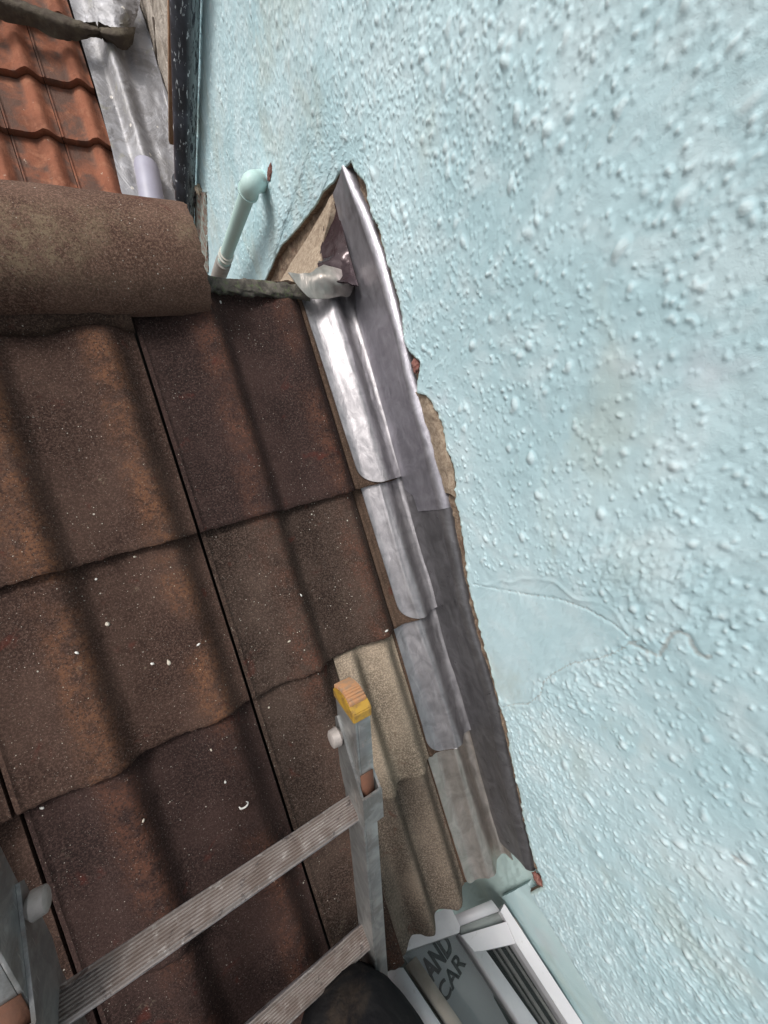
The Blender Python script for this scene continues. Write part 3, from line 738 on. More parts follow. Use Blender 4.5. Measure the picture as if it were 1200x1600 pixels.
# ------------------------------------------------------------------ pale green waste pipe
M_green = mat_simple('painted_plastic', (.46, .62, .60), .55, 0, (.43, .60, .57), 30, .15, 60, .001)
M_white = mat_simple('grubby_white_ring', (.66, .66, .62), .5, 0, (.45, .40, .33), 60)
wp = empty('waste_pipe', T(.37, .84, -.27), 'pale green painted waste pipe leaving the blue wall through an elbow', 'pipe')
def loc(p, o=(.37, .84, -.27)): return Vector(p) - Vector(o)
c0 = pt_u(412, 282, .415); c1 = pt_u(398, 282, .362)
c1 = pt_u(393, 285, .358); c2 = pt_u(352, 402, .350); c3 = pt_u(343, 428, .349)
r_p = .0185
bm = bmesh.new(); tube_bm(bm, [loc(c1 + (c2 - c1) * .10), loc(c2 + (c3 - c2) * .9)], r_p, 28); bm_obj('pipe_run', bm, M_green, wp)
bm = bmesh.new()
arc = []; d1 = (c1 - c0).normalized(); d2 = (c2 - c1).normalized(); e0 = c1 - d1 * .020; e1 = c1 + d2 * .024
arc = [c0 + d1 * (-.012), c0 + d1 * .004, e0] + [((1 - f) ** 2) * e0 + 2 * f * (1 - f) * c1 + f * f * e1 for f in (.15, .3, .45, .6, .75, .9)] + [e1, e1 + d2 * .008]
tube_bm(bm, [loc(p) for p in arc], r_p * 1.22, 28)
bm_obj('elbow', bm, M_green, wp)
for f in (.985,):
    bm = bmesh.new(); p = c1 + d2 * .033; tube_bm(bm, [loc(p), loc(p + d2 * .004)], r_p * 1.35, 28); bm_obj('collar', bm, M_green, wp)
for k in (0, 1):
    bm = bmesh.new(); p = c1 + (c2 - c1) * (.93 + .055 * k); tube_bm(bm, [loc(p), loc(p + d2 * .0045)], r_p * 1.22, 28); bm_obj('ring', bm, M_white, wp)
bm = bmesh.new(); p0 = c1 + (c2 - c1) * 1.08; tube_bm(bm, [loc(p0), loc(p0 + d2 * .20)], [r_p * 1.3, r_p * 1.3], 24)
bm_obj('socket', bm, mat_simple('grey_mortar', (.36, .34, .32), .9, 0, (.25, .23, .21), 60, .6, 200), wp)
# rusty torn edge round the hole in the wall
M_rust = mat_simple('red_brown_scar', (.17, .06, .05), .95, 0, (.30, .17, .14), 150, .8, 300, .002)
def blob(name, cpt, size, mat, seed, parent=None, label=None, flat=1.0, mwm=BASE):
    bm = bmesh.new(); bmesh.ops.create_icosphere(bm, subdivisions=4, radius=1.0)
    for v in bm.verts:
        n = mnoise.fractal(v.co * 1.6 + Vector((seed * 3.1, 0, 0)), .6, 2.1, 4); v.co = v.co * (1 + .45 * n)
        v.co = Vector((v.co.x * size[0], v.co.y * size[1], v.co.z * size[2])) + Vector(cpt)
    o = bm_obj(name, bm, mat, parent, mwm if parent is None else None, 70)
    if label: tag(o, *label)
    return o
blob('wall_scar', pt_u(421, 270, UR - .001), (.003, .010, .020), M_rust, 2, wall)
blob('wall_scar', pt_u(357, 412, UR - .001), (.003, .010, .022), M_rust, 3, wall)
blob('wall_scar', pt_u(841, 1374, UR + .003), (.006, .011, .012), M_rust, 4, wall)
blob('wall_scar', pt_u(651, 572, UR + .004), (.006, .012, .009), M_rust, 6, wall)

# ------------------------------------------------------------------ black downpipe and the wall's far corner
g = NT('black_downpipe'); co = g.tc.outputs['Object']
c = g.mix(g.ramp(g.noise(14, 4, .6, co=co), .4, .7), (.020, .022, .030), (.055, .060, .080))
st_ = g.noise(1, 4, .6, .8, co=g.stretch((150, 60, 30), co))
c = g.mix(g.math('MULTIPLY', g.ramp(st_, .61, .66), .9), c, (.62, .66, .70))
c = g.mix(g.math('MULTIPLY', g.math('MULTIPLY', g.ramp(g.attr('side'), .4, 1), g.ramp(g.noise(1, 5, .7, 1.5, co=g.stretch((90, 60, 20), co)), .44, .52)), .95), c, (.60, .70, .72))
g.base(c); g.set(Roughness=.35); M_black = g.m
dp = empty('downpipe', BASE, 'black vertical downpipe spattered with pale paint at the far corner of the blue wall', 'downpipe')
def vline(xpx, u): # direction of the far corner
    return [pt_u(xpx[0], 0, u), pt_u(xpx[1], 350, u)]
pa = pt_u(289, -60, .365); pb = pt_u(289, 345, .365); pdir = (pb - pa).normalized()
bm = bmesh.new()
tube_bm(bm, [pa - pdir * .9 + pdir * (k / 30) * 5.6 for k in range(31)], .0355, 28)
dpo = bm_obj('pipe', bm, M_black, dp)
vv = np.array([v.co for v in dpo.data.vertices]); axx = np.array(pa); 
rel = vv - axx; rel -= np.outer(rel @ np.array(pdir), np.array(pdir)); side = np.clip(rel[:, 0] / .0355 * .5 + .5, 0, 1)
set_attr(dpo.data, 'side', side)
bm = bmesh.new(); pc = pt_u(287, 289, .365)
tube_bm(bm, [pc - pdir * .012, pc + pdir * .012], .040, 28)
tube_bm(bm, [pc - pdir * .004 + Vector((0, .0, 0)), pc + Vector((.050, -.03, 0))], .007, 12)
tube_bm(bm, [pc + Vector((.030, -.035, -.004)), pc + Vector((.030, -.035, -.030))], .010, 12)
bm_obj('pipe_clip', bm, mat_simple('clip_black', (.03, .032, .04), .4, 0, (.12, .12, .13), 80), dp)
for o_ in (dpo,): pass
blk = blob('fixing_block', pt_u(311, 297, .398), (.012, .018, .010), mat_simple('bare_wood', (.35, .28, .2), .9, 0, (.5, .45, .38), 80), 5, wall)
# bare cracked strip of wall under the clip
surf_rows = []
for yy in (300, 325, 350, 375, 400, 425):
    surf_rows.append([pt_u(303 + (yy - 300) * .04, yy, UR - .006), pt_u(312 + (yy - 300) * .05, yy, UR - .010), pt_u(322 + (yy - 300) * .03, yy, UR - .003)])
G_ = surf('bare_strip', surf_rows, mat_simple('bare_strip', (.30, .36, .33), .9, 0, (.22, .10, .07), 60, .9, 150, .003, amt=.9), ('x', 'x'), thick=.008, wob=.014, seed=33)
for k_ in ('label', 'category'): del G_[k_]
G_.parent = wall; G_.matrix_parent_inverse = Matrix.Identity(4); G_.matrix_basis = Matrix.Identity(4)

# ------------------------------------------------------------------ neighbour's orange roof, lower down
DN = 3.3
OB = BASE @ Matrix.Translation((0, 0, KD - DN))
def oroll(x): return roll(x, .215, .085, .075, .045)
def orange_tile(seed, x1=.300):
    x = np.linspace(0, x1 - .004, 60)[:, None]; y = (np.linspace(0, 1, 34) ** 1.2)[None, :] * .46
    f = oroll(x); jag = (fbm(x * 50, x * 0, seed, 4) - .5) * .010
    X = x + 0 * y; Y = y + jag * np.clip(1 - y / .03, 0, 1)
    rib = .010 * np.clip(1 - np.abs(x - .010) / .008, 0, 1)
    Z = f + .050 * (1 - Y / .405) + rib + (fbm(X * 14, Y * 14, seed, 3) - .5) * .006
    P = np.stack([X, Y, Z], -1); Q = np.stack([X, Y - .004 * (Y < .02), Z - .046], -1)
    me = slab_mesh('clay_tile', P, Q, 45); rim = np.concatenate([np.zeros(X.size), np.ones(X.size)]); cr = np.broadcast_to(f / .05, X.shape).ravel(); set_attr(me, 'crest', np.concatenate([cr, cr])); set_attr(me, 'rim', rim); return me
om = [orange_tile(s) for s in (101, 102, 103, 104)]
rown = {2.975: 'lowest visible', 3.375: 'middle'}
oc = [-.285, .015]
olab = {(0, 1): 'orange clay tile beside the silver sheeting in the row nearest the ridge tile', (0, 0): 'orange clay tile one in from the silver sheeting in the row nearest the ridge tile', (0, -1): 'orange clay tile at the far left in the row nearest the ridge tile',
        (1, 1): 'orange clay tile beside the silver sheeting in the second row up from the ridge tile', (1, 0): 'orange clay tile one in from the silver sheeting in the second row up', (1, -1): 'orange clay tile at the left edge in the second row up',
        (2, 1): 'orange clay tile beside the sheeting just under the dark mossy band', (2, 0): 'orange clay tile at the left just under the dark mossy band', (2, -1): 'orange clay tile at the left edge just under the dark mossy band',
        (3, 1): 'flat reddish clay tile above the dark mossy band', (3, 0): 'reddish clay tile above the mossy band, left of the flat one', (3, -1): 'reddish clay tile above the mossy band, out at the left'}
for r, w in enumerate((2.565, 2.975, 3.385, 3.800)):
    for ci, cc in ((1, .015), (0, -.285), (-1, -.585)):
        o = link('clay_tile', om[(r * 3 + ci) % 4] if r or ci else om[0], [], None, OB @ Matrix.Translation((cc, w, .0 if r < 3 else .035)))
        if not o.data.materials: o.data.materials.append(M_orange)
        tag(o, olab[(r, ci)], 'roof tile', 'orange clay tiles of the lower neighbouring roof')
M_oedge = mat_simple('moss_band', (.055, .042, .032), .95, 0, (.11, .095, .065), 14, .9, 40, .01)
bm = bmesh.new(); box_bm(bm, (-.5, 2.9, -.06), (2.7, 4.0, .05)); tag(bm_obj('roof_board', bm, mat_simple('dark_board', (.03, .02, .016), .95), None, OB), 'dark boarding under the orange roof tiles', 'board')
# silver sheeting along the orange roof
g = NT('silver_sheeting')
c = g.mix(g.ramp(g.noise(5, 5, .65, 1.0), .35, .65), (.21, .205, .21), (.33, .33, .35))
c = g.mix(g.math('MULTIPLY', g.ramp(g.noise(16, 5, .7, 1.5), .54, .68), .5), c, (.46, .46, .50))
c = g.mix(g.math('MULTIPLY', g.ramp(g.noise(6, 4, .6, .5), .58, .68), .5), c, (.27, .26, .20))
v = g.vor(9); c = g.mix(g.math('MULTIPLY', g.math('LESS_THAN', v.outputs['Distance'], .10), .8), c, (.7, .66, .6))
g.base(c); g.set(Roughness=.48, Metallic=.25); b1 = g.bump(g.noise(5, 5, .6, 1.2), .5, .03); g.bump(g.noise(24, 5, .7, .5), .4, .008, b1); M_silver = g.m
w = np.linspace(2.2, 4.6, 120)[None, :]; x = np.linspace(0, 1, 60)[:, None]
UWALL = .80
uL = np.interp(w, [2.5, 2.95, 3.37, 3.8, 4.3], [.27, .305, .320, .325, .33])
ph = x * 1.35
us = uL + (UWALL - uL) * np.clip(ph, 0, 1); up_ = np.clip(ph - 1, 0, 1) * (np.interp(w, [2.5, 3.1, 3.5, 3.9, 4.3], [.50, .38, .16, .08, .05]) + .12 * (fbm(w * 3, w * 0, 4, 3) - .5))
P = np.stack([us + 0 * w - .0, w + 0 * x, .060 + roll(us, .50, .09, .10, .075) + up_ + (fbm(us * 7, w * 2.2, 5, 3) - .5) * .05], -1)
P[..., 0] -= np.clip(ph - 1, 0, 1) * 0 + (fbm(up_ * 9, w * 5, 6, 4) - .5) * .03 * (ph > 1)
Q = P - np.array([0, 0, .004]); Q[..., 0] += .004 * (ph > 1)
o = link('silver_sheeting', slab_mesh('silver_sheeting', P, Q, 80), M_silver, None, OB); tag(o, 'crumpled silver-grey sheeting laid along the edge of the orange roof', 'sheeting')
# short upper piece over the mossy band
pu = lambda x_, y_, t_: (lambda q: Vector((q[0], q[1], t_)))(( (lambda r: (r @ U * (-(DN - t_) / (N_ @ r)), r @ W_ * (-(DN - t_) / (N_ @ r))))(ray(x_, y_))))
def osurf(name, rows_, mat, label, **kw):
    o = surf(name, rows_, mat, label, **kw); o.matrix_world = OB; return o
osurf('silver_sheeting', [[pu(135,-40,.15), pu(172,-40,.22), pu(222,-40,.18)], [pu(143,0,.15), pu(180,0,.22), pu(219,0,.18)], [pu(150,22,.15), pu(183,25,.22), pu(214,24,.17)], [pu(157,45,.14), pu(183,46,.20), pu(208,45,.15)]],
      M_silver, ('small silver flap with a straight lower edge above the dark mossy band', 'sheeting'), thick=.006, wob=.03)
osurf('mossy_band', [[pu(-90,-50,.20), pu(-90,-35,.21), pu(-90,-22,.16)], [pu(-20,-18,.20), pu(-22,-6,.21), pu(-22,20,.13)], [pu(24,-2,.19), pu(20,10,.20), pu(16,36,.11)], [pu(60,10,.19), pu(58,22,.20), pu(50,42,.12)],
       [pu(95,22,.19), pu(92,34,.20), pu(86,60,.12)], [pu(128,34,.19), pu(126,44,.20), pu(122,64,.12)], [pu(157,45,.19), pu(156,50,.19), pu(152,54,.14)]],
      M_oedge, ('dark mossy mortar band crossing the orange roof at the top left', 'mortar'), thick=.05, wob=.018, seed=12)
osurf('tile_end', [[pu(154,43,.17), pu(152,50,.17), pu(156,56,.12)], [pu(172,42,.22), pu(170,54,.22), pu(172,66,.14)], [pu(192,42,.23), pu(191,58,.23), pu(194,79,.14)], [pu(212,42,.18), pu(210,56,.18), pu(207,70,.12)]],
      M_oedge, ('dark mossy end of a tile poking out under the small silver flap', 'tile end'), thick=.06, wob=.012, seed=14)
# lavender pipe lying on the sheeting
lp0 = pu(229, 262, .16); lp1 = pu(243, 345, .16); dd = (lp1 - lp0)
bm = bmesh.new(); tube_bm(bm, [lp0 - dd * .06, lp0, lp0 + dd * .5, lp0 + dd * 2.0], [.075, .082, .083, .085], 24)
tag(bm_obj('plastic_pipe', bm, mat_simple('lavender_plastic', (.36, .355, .44), .45, 0, (.30, .295, .36), 8, .1, 30), None, OB), 'short pale lavender plastic pipe lying on the silver sheeting behind the ridge tile', 'pipe')
# stone wall of the neighbour and copper-brown strip
g = NT('pale_stone'); c = g.mix(g.ramp(g.noise(5, 5, .7, .4), .35, .65), (.26, .22, .18), (.46, .41, .36))
g.base(c); g.set(Roughness=.9); g.bump(g.noise(18, 5, .7), .8, .03); M_stone = g.m
sw_ = empty('stone_wall', OB @ Matrix.Translation((UWALL + .02, 0, 0)), 'pale stone block wall at the far edge of the orange roof, mostly hidden', 'wall')
M_joint = mat_simple('dark_joint', (.05, .035, .03), .9)
bm = bmesh.new(); box_bm(bm, (.10, 3.5, .35), (.16, 3.4, 1.3)); bm_obj('joint_mortar', bm, M_joint, sw_)
for j in range(7):
    w0_ = 1.9 + j * .46
    for k in range(2):
        bm = bmesh.new(); box_bm(bm, (.055, w0_ + .225 + k * .2 * 0, -.28 + .62 * k + .30), (.12, .447, .60), bev=.012)
        bmesh.ops.subdivide_edges(bm, edges=bm.edges[:], cuts=5, use_grid_fill=True)
        for v in bm.verts: v.co.x += (mnoise.noise(v.co * 9 + Vector((j, k, 0))) ) * .018
        bm_obj('stone_block', bm, M_stone, sw_)
bs0 = pt_u(264, -60, .40); bs1 = pt_u(265, 200, .40)
bm = bmesh.new(); e_ = (bs1 - bs0)
prism(bm, [bs0 - e_ * 1.0, bs0 - e_ * 1.0 + Vector((0, .018, 0)), bs1 + e_ * .15 + Vector((0, .018, 0)), bs1 + e_ * .15], (.03, 0, 0))
tag(bm_obj('timber_batten', bm, mat_simple('brown_batten', (.25, .13, .07), .8, 0, (.42, .30, .20), 30, .5, 80), None, BASE), 'thin rusty brown batten standing just left of the black downpipe', 'batten')

# ------------------------------------------------------------------ the ladder
g = NT('worn_aluminium'); c = g.mix(g.ramp(g.noise(30, 5, .65, .8), .35, .65), (.26, .265, .265), (.40, .405, .40))
c = g.mix(g.math('MULTIPLY', g.ramp(g.noise(18, 5, .7, .6), .50, .64), .6), c, (.20, .19, .175))
c = g.mix(g.math('MULTIPLY', g.ramp(g.noise(55, 5, .75, 1.0), .58, .68), .6), c, (.42, .34, .31))
c = g.mix(g.math('MULTIPLY', g.ramp(g.noise(1, 4, .6, .3, co=g.stretch((400, 30, 400))), .63, .70), .5), c, (.62, .62, .6))
g.base(c); g.set(Roughness=.42, Metallic=.75); g.bump(g.noise(120, 5, .7), .35, .001); M_alu = g.m
g = NT('rung_metal'); c = g.mix(g.ramp(g.noise(22, 5, .7, .8), .40, .60), (.36, .31, .285), (.48, .44, .42))
c = g.mix(g.math('MULTIPLY', g.ramp(g.noise(24, 5, .8, .8), .56, .62), .8), c, (.12, .11, .115))
c = g.mix(g.math('MULTIPLY', g.ramp(g.noise(90, 5, .75, .5), .58, .64), .75), c, (.74, .72, .70))
c2_ = g.mix(g.ramp(g.noise(45, 5, .75, .5), .50, .60), (.52, .50, .52), (.15, .14, .16)); c = g.mix(g.math('MULTIPLY', g.attr('dirt'), .6), c, (.10, .065, .05)); c = g.mix(g.attr('bare'), c, c2_)
g.base(c); g.set(Roughness=.42, Metallic=.5); g.bump(g.noise(260, 4, .7), .3, .0008); M_rung = g.m
M_rusty = mat_simple('rust', (.13, .055, .032), .9, .1, (.09, .045, .03), 60, .7, 200, .001)
g = NT('yellow_plastic'); c = g.mix(g.ramp(g.noise(60, 5, .7, .5), .42, .62), (.38, .225, .030), (.22, .125, .035)); g.base(c); g.set(Roughness=.45); g.bump(g.noise(200, 4, .7), .4, .001); M_yel = g.m
g = NT('dirty_orange_rubber'); c = g.mix(g.ramp(g.noise(90, 5, .7, .5), .42, .62), (.42, .21, .10), (.30, .19, .12)); g.base(c); g.set(Roughness=.8); M_yor = g.m
R1c = Vector((.0883, -.4077, .2039))          # right end of the upper rung, inner stile face
RL = Matrix(((.9963, .0838, .0187), (-.0747, .9534, -.2925), (-.0424, .29, .9561)))
LM_ = BASE @ Matrix.Translation(R1c) @ RL.to_4x4()
lad = empty('ladder', LM_, 'worn aluminium ladder with ribbed rungs lying up the slope, yellow cap on one stile', 'ladder')
SW, SD, WIN = .020, .050, .300      # stile width, depth, inner width
def stile(x0, top, sgn):
    bm = bmesh.new()
    # C-shaped box section: two flanges and web (outline prism)
    z0, z1 = -.019, .031
    box_bm(bm, (x0 + sgn * .0016, (top - 1.6) / 2, (z0 + z1) / 2), (.0032, top + 1.6, z1 - z0), bev=.0008)
    box_bm(bm, (x0 + sgn * (SW / 2 + .0018), (top - 1.6) / 2, z1 - .0016), (SW - .003, top + 1.6, .0034), bev=.0008)
    box_bm(bm, (x0 + sgn * (SW / 2 + .0018), (top - 1.6) / 2, z0 + .0016), (SW - .003, top + 1.6, .0034), bev=.0008)
    box_bm(bm, (x0 + sgn * (SW - .0012), (top - 1.6) / 2, z1 - .006), (.0024, top + 1.597, .0055), bev=.0006)
    return bm_obj('stile', bm, M_alu, lad)
stile(0.0, .178, 1); stile(-WIN, .258, -1)
def rung(y):
    n = 26; pr = []
    a0 = rad(60)
    hw, hh = .0150, .0135
    # rounded rectangle with ribs on its top face
    top_n = 8
    for k in range(top_n * 2 + 1):
        f = k / (top_n * 2); pr.append((-hw + .003 + (2 * hw - .006) * f, hh + (.0024 if k % 2 else 0)))
    pr += [(hw - .001, hh - .0015), (hw, hh - .004), (hw, -hh + .006), (hw - .004, -hh + .001), (hw - .008, -hh), (-hw + .008, -hh), (-hw + .004, -hh + .001), (-hw, -hh + .006), (-hw, hh - .004), (-hw + .001, hh - .0015)]
    pr = [(p[0] * math.cos(a0) - p[1] * math.sin(a0), p[0] * math.sin(a0) + p[1] * math.cos(a0)) for p in pr]
    bm = bmesh.new(); prev = None; nseg = 40
    for i in range(nseg + 1):
        xx = -WIN + WIN * i / nseg
        ring = [bm.verts.new((xx, y - p[0] + mnoise.noise(Vector((xx * 30, p[0] * 90, y))) * .0006, p[1] + mnoise.noise(Vector((xx * 22, p[1] * 90, y + 3))) * .0005)) for p in pr]
        if prev:
            for k in range(len(ring)): bm.faces.new((prev[k], prev[(k + 1) % len(ring)], ring[(k + 1) % len(ring)], ring[k]))
        prev = ring
    o = bm_obj('rung', bm, M_rung, lad, deg=30)
    bare = np.array([1.0 if (v.co.z - 0) * math.cos(a0) + (v.co.y - y) * math.sin(a0) < hh - .002 else 0.0 for v in o.data.vertices]); set_attr(o.data, 'bare', bare); nr_ = len(pr); dirt = np.array([1.0 if (i % nr_) < top_n * 2 + 1 and (i % nr_) % 2 == 0 else 0.0 for i in range(len(o.data.vertices))]); set_attr(o.data, 'dirt', dirt); return o
RS = .272
for k in range(5): rung(-RS * k)
def bracket(x0, sgn):
    # inner plate bolted to the stile, with a lip wrapped round the front
    z1 = .031
    bm = bmesh.new(); th = .003
    xi = x0 - sgn * th
    poly = [(xi, .140, -.020), (xi, .146, -.014), (xi, .066, z1 + .008), (xi, .018, z1 + .008), (xi, .018, z1 - .006), (xi, .030, -.012), (xi, .060, -.020)]
    prism(bm, poly, (sgn * th * .95, 0, 0))
    # front lip
    prism(bm, [(xi, .018, z1 + .008), (xi, .066, z1 + .008), (xi, .066, z1 + .011), (xi, .018, z1 + .011)], (sgn * (SW + 2 * th + .001), 0, 0))
    # outer cheek
    xo = x0 + sgn * (SW + .001)
    prism(bm, [(xo, .018, z1 + .008), (xo, .066, z1 + .008), (xo, .085, z1 - .012), (xo, .018, z1 - .012)], (sgn * th, 0, 0))
    b = bm_obj('bracket', bm, M_alu, lad)
    bm = bmesh.new(); prism(bm, [(x0 + sgn * .001, .030, z1 + .0008), (x0 + sgn * .001, .092, z1 + .0008), (x0 + sgn * .001, .092, z1 + .0025), (x0 + sgn * .001, .030, z1 + .0025)], (sgn * (SW - .003), 0, 0))
    bm_obj('rust_stain', bm, M_rusty, b)
    bm = bmesh.new(); tube_bm(bm, [(xi, .124, -.006), (xi - sgn * .004, .124, -.006), (xi - sgn * .013, .124, -.006), (xi - sgn * .0145, .124, -.006)], [.0065, .0115, .0105, .008], 14)
    bm_obj('bolt', bm, mat_simple('dull_bolt', (.42, .38, .36), .6, .4, (.30, .27, .25), 100, .4, 300), b)
bracket(0.0, 1); bracket(-WIN, -1)
for x0, sg, cy_ in ((0.0, 1, 0.0), (-WIN, -1, .08)):
    bm = bmesh.new()
    xm = x0 + sg * SW / 2; z0, z1 = -.019, .031
    poly = []
    for k in range(13):
        f = k / 12; poly.append((0, cy_ + .184 + .009 * math.sin(f * math.pi), z0 - .001 + (z1 - z0 + .003) * f))
    poly = [(x0 - sg * .002, p[1], p[2]) for p in poly] + [(x0 - sg * .002, cy_ + .172, z1 + .002), (x0 - sg * .002, cy_ + .172, z0 - .001)]
    prism(bm, poly, (sg * (SW + .004), 0, 0)); bmesh.ops.bevel(bm, geom=bm.edges[:], offset=.0012, segments=2, affect='EDGES')
    cap = bm_obj('end_cap', bm, M_yel, lad)
    bm = bmesh.new()
    for k in range(11):
        f = (k + .5) / 11; z = z0 + (z1 - z0) * f * .86; yy = cy_ + .1842 + .009 * math.sin((f * .86) * math.pi)
        box_bm(bm, (xm, yy + .0018, z), (SW + .0015, .005, .0036), bev=.0008)
    bm_obj('ribbed_tread', bm, M_yor, cap)

# ------------------------------------------------------------------ window below the eaves
Bw = np.array([*px_u(775, 1365, UR)]); 
def wpt(u, w, t): return roofP(u, w, t)
A_ = wpt(.418, *px_u(783, 1400, .418)); B_ = wpt(.418, *px_u(905, 1600, .418))
r3 = ray(650, 1476); C_ = OFF + r3 * ((KD + .085) / -(N_ @ r3))
nw = np.cross(B_ - A_, C_ - A_); nw /= np.linalg.norm(nw)
if nw @ (OFF - A_) < 0: nw = -nw
ex = unit(C_ - A_) * -1; ex = unit(ex - nw * (ex @ nw)); ey = np.cross(nw, ex)
WF = Matrix([[ex[i], ey[i], nw[i], A_[i]] for i in range(3)] + [[0, 0, 0, 1]])
def wp2(x, y, z=0.0):
    r = ray(x, y); k = (nw @ (A_ + nw * z - OFF)) / (nw @ r); P_ = OFF + r * k - A_
    return Vector((P_ @ ex, P_ @ ey, z))
g = NT('window_upvc'); c = g.mix(g.ramp(g.noise(12, 5, .6, .6), .4, .7), (.66, .65, .68), (.74, .73, .75)); c = g.mix(g.math('MULTIPLY', g.ramp(g.noise(60, 5, .7), .60, .72), .35), c, (.40, .37, .33)); g.base(c); g.set(Roughness=.35); M_upvc = g.m
M_grey = mat_simple('window_gasket', (.33, .36, .35), .5, 0, (.42, .45, .44), 30)
win = empty('window', WF, 'white framed window below the eaves with dark lettering in its left pane', 'window')
def frame(name, pxs, z0, z1, mat, parent=win, bev=.0025):
    bm = bmesh.new(); poly = [wp2(x, y, z1) for x, y in pxs]
    prism(bm, [Vector((p.x, p.y, z1)) for p in poly], (0, 0, z0 - z1))
    bmesh.ops.bevel(bm, geom=[e for e in bm.edges if e.is_manifold and e.calc_face_angle(0) > .5], offset=bev, segments=2, affect='EDGES')
    return bm_obj(name, bm, mat, parent)
# frame members (traced outlines laid on the window plane, each a real bar)
frame('frame_head', [(585,1520),(655,1436),(704,1417),(719,1447),(718,1457),(620,1491)], -.03, .022, M_upvc)
frame('frame_rail', [(707,1431),(768,1406),(781,1423),(719,1446.5)], -.03, .016, M_upvc)
frame('drip_rail', [(719.5,1447.5),(781,1424),(791,1439),(721,1461)], -.03, .004, M_grey)
frame('sash_head', [(720,1461.5),(791,1440),(806,1474),(760,1484.5),(742,1488)], -.03, .020, M_upvc)
frame('mullion', [(718,1459),(741.5,1487),(759.5,1485.2),(1003,1830),(963,1830)], -.03, .020, M_upvc)
frame('frame_jamb', [(806.5,1474),(791.7,1440),(782,1424),(788,1412),(1035,1790),(1020,1806)], -.03, .024, M_upvc)
frame('outer_sill', [(636,1508),(650,1494),(880,1830),(846,1830)], -.03, .012, mat_simple('stained_sill', (.30, .27, .23), .85, 0, (.43, .40, .36), 25, .6, 120))
frame('outer_trim', [(598,1512),(630,1512),(842,1830),(800,1830)], -.05, .026, M_upvc)
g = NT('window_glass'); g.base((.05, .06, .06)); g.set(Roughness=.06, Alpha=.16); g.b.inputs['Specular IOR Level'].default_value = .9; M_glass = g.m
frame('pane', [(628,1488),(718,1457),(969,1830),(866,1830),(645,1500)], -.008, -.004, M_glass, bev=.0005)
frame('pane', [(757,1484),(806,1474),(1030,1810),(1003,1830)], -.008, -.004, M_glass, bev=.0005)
# things behind the glass: a lettered board shaped as the pane's pale reflection, a dark room, pale blind slats
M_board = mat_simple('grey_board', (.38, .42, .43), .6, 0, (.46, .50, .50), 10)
bd = frame('reflection_board', [(620,1480),(735,1440),(760,1500),(772,1560),(800,1610),(880,1700),(960,1860),(880,1860)], -.040, -.034, M_board)
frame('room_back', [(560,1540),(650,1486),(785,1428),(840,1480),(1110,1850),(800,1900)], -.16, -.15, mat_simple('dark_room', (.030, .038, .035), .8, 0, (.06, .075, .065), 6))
for k, xs in enumerate((766, 775, 789, 798)):
    frame('reflected_streak', [(xs, 1478), (xs + (3.0, 4.5, 3.0, 5)[k], 1477), (xs + 236, 1830), (xs + 228, 1830)], -.032, -.028, mat_simple('streak', (.34, .35, .33), .6, 0, (.22, .23, .22), 30), bev=.0004)  # slats put in for the pale streaks reflected in the right pane
def text_mesh(txt, name, off_=.05):
    cu_ = bpy.data.curves.new(name, 'FONT'); cu_.body = txt; cu_.size = 1.0; cu_.offset = .05 if txt == 'AND' else .028; cu_.extrude = .0
    ob = bpy.data.objects.new(name, cu_); C.objects.link(ob); dg = bpy.context.evaluated_depsgraph_get()
    me = bpy.data.meshes.new_from_object(ob.evaluated_get(dg)); bpy.data.objects.remove(ob); return me
M_ink = mat_simple('black_lettering', (.016, .020, .020), .5)
def put_text(txt, org, xdir, capd):
    """org, xdir (pixels for the whole word), capd (pixels for the cap height) measured on the photo"""
    me = text_mesh(txt, 'lettering'); xs = [v.co.x for v in me.vertices]; ys = [v.co.y for v in me.vertices]; x0, x1, y0, y1 = min(xs), max(xs), min(ys), max(ys)
    for v in me.vertices:
        a = (v.co.x - x0) / (x1 - x0); b = (v.co.y - y0) / (y1 - y0)
        p = wp2(org[0] + xdir[0] * a + capd[0] * b, org[1] + xdir[1] * a + capd[1] * b, -.0325); v.co = p
    bm = bmesh.new(); bm.from_mesh(me)
    ex_ = bmesh.ops.extrude_face_region(bm, geom=bm.faces[:]); bmesh.ops.translate(bm, verts=[v for v in ex_['geom'] if isinstance(v, bmesh.types.BMVert)], vec=(0, 0, .0006))
    bm.to_mesh(me); bm.free(); link('lettering', me, M_ink, win, smooth=False)
put_text('AND', (676, 1538), (34, -56), (-20, -31))
put_text('CAR', (697, 1570), (32, -64), (-15, -23))

# pale rendered reveal turning from the wall into the window
BI = BASE.inverted()
def w2b(x, y, z): return BI @ (WF @ wp2(x, y, z))
rr_ = []
for k in range(7):
    f = k / 6 * 1.55 - .05
    jx, jy = 789 + (905 - 789) * f, 1411 + (1600 - 1411) * f
    ww_ = wb + (wa - wb) * f; tt_ = tb + (ta - tb) * f
    a_ = w2b(jx, jy, -.012); c_ = Vector((UR + .034 * .9 * .60, ww_ - .0, tt_)); m_ = (a_ + c_) / 2 + Vector((-.004, 0, 0))
    rr_.append([a_, m_, c_])
o = surf('window_reveal', rr_, M_wall, ('x', 'x'), thick=.012, wob=.009, seed=41)
for k_ in ('label', 'category'): del o[k_]
for an, av in (('pebble', 0), ('edge', .25), ('groove', 0)): set_attr(o.data, an, np.full(len(o.data.vertices), av))
o.parent = wall; o.matrix_basis = Matrix.Identity(4)

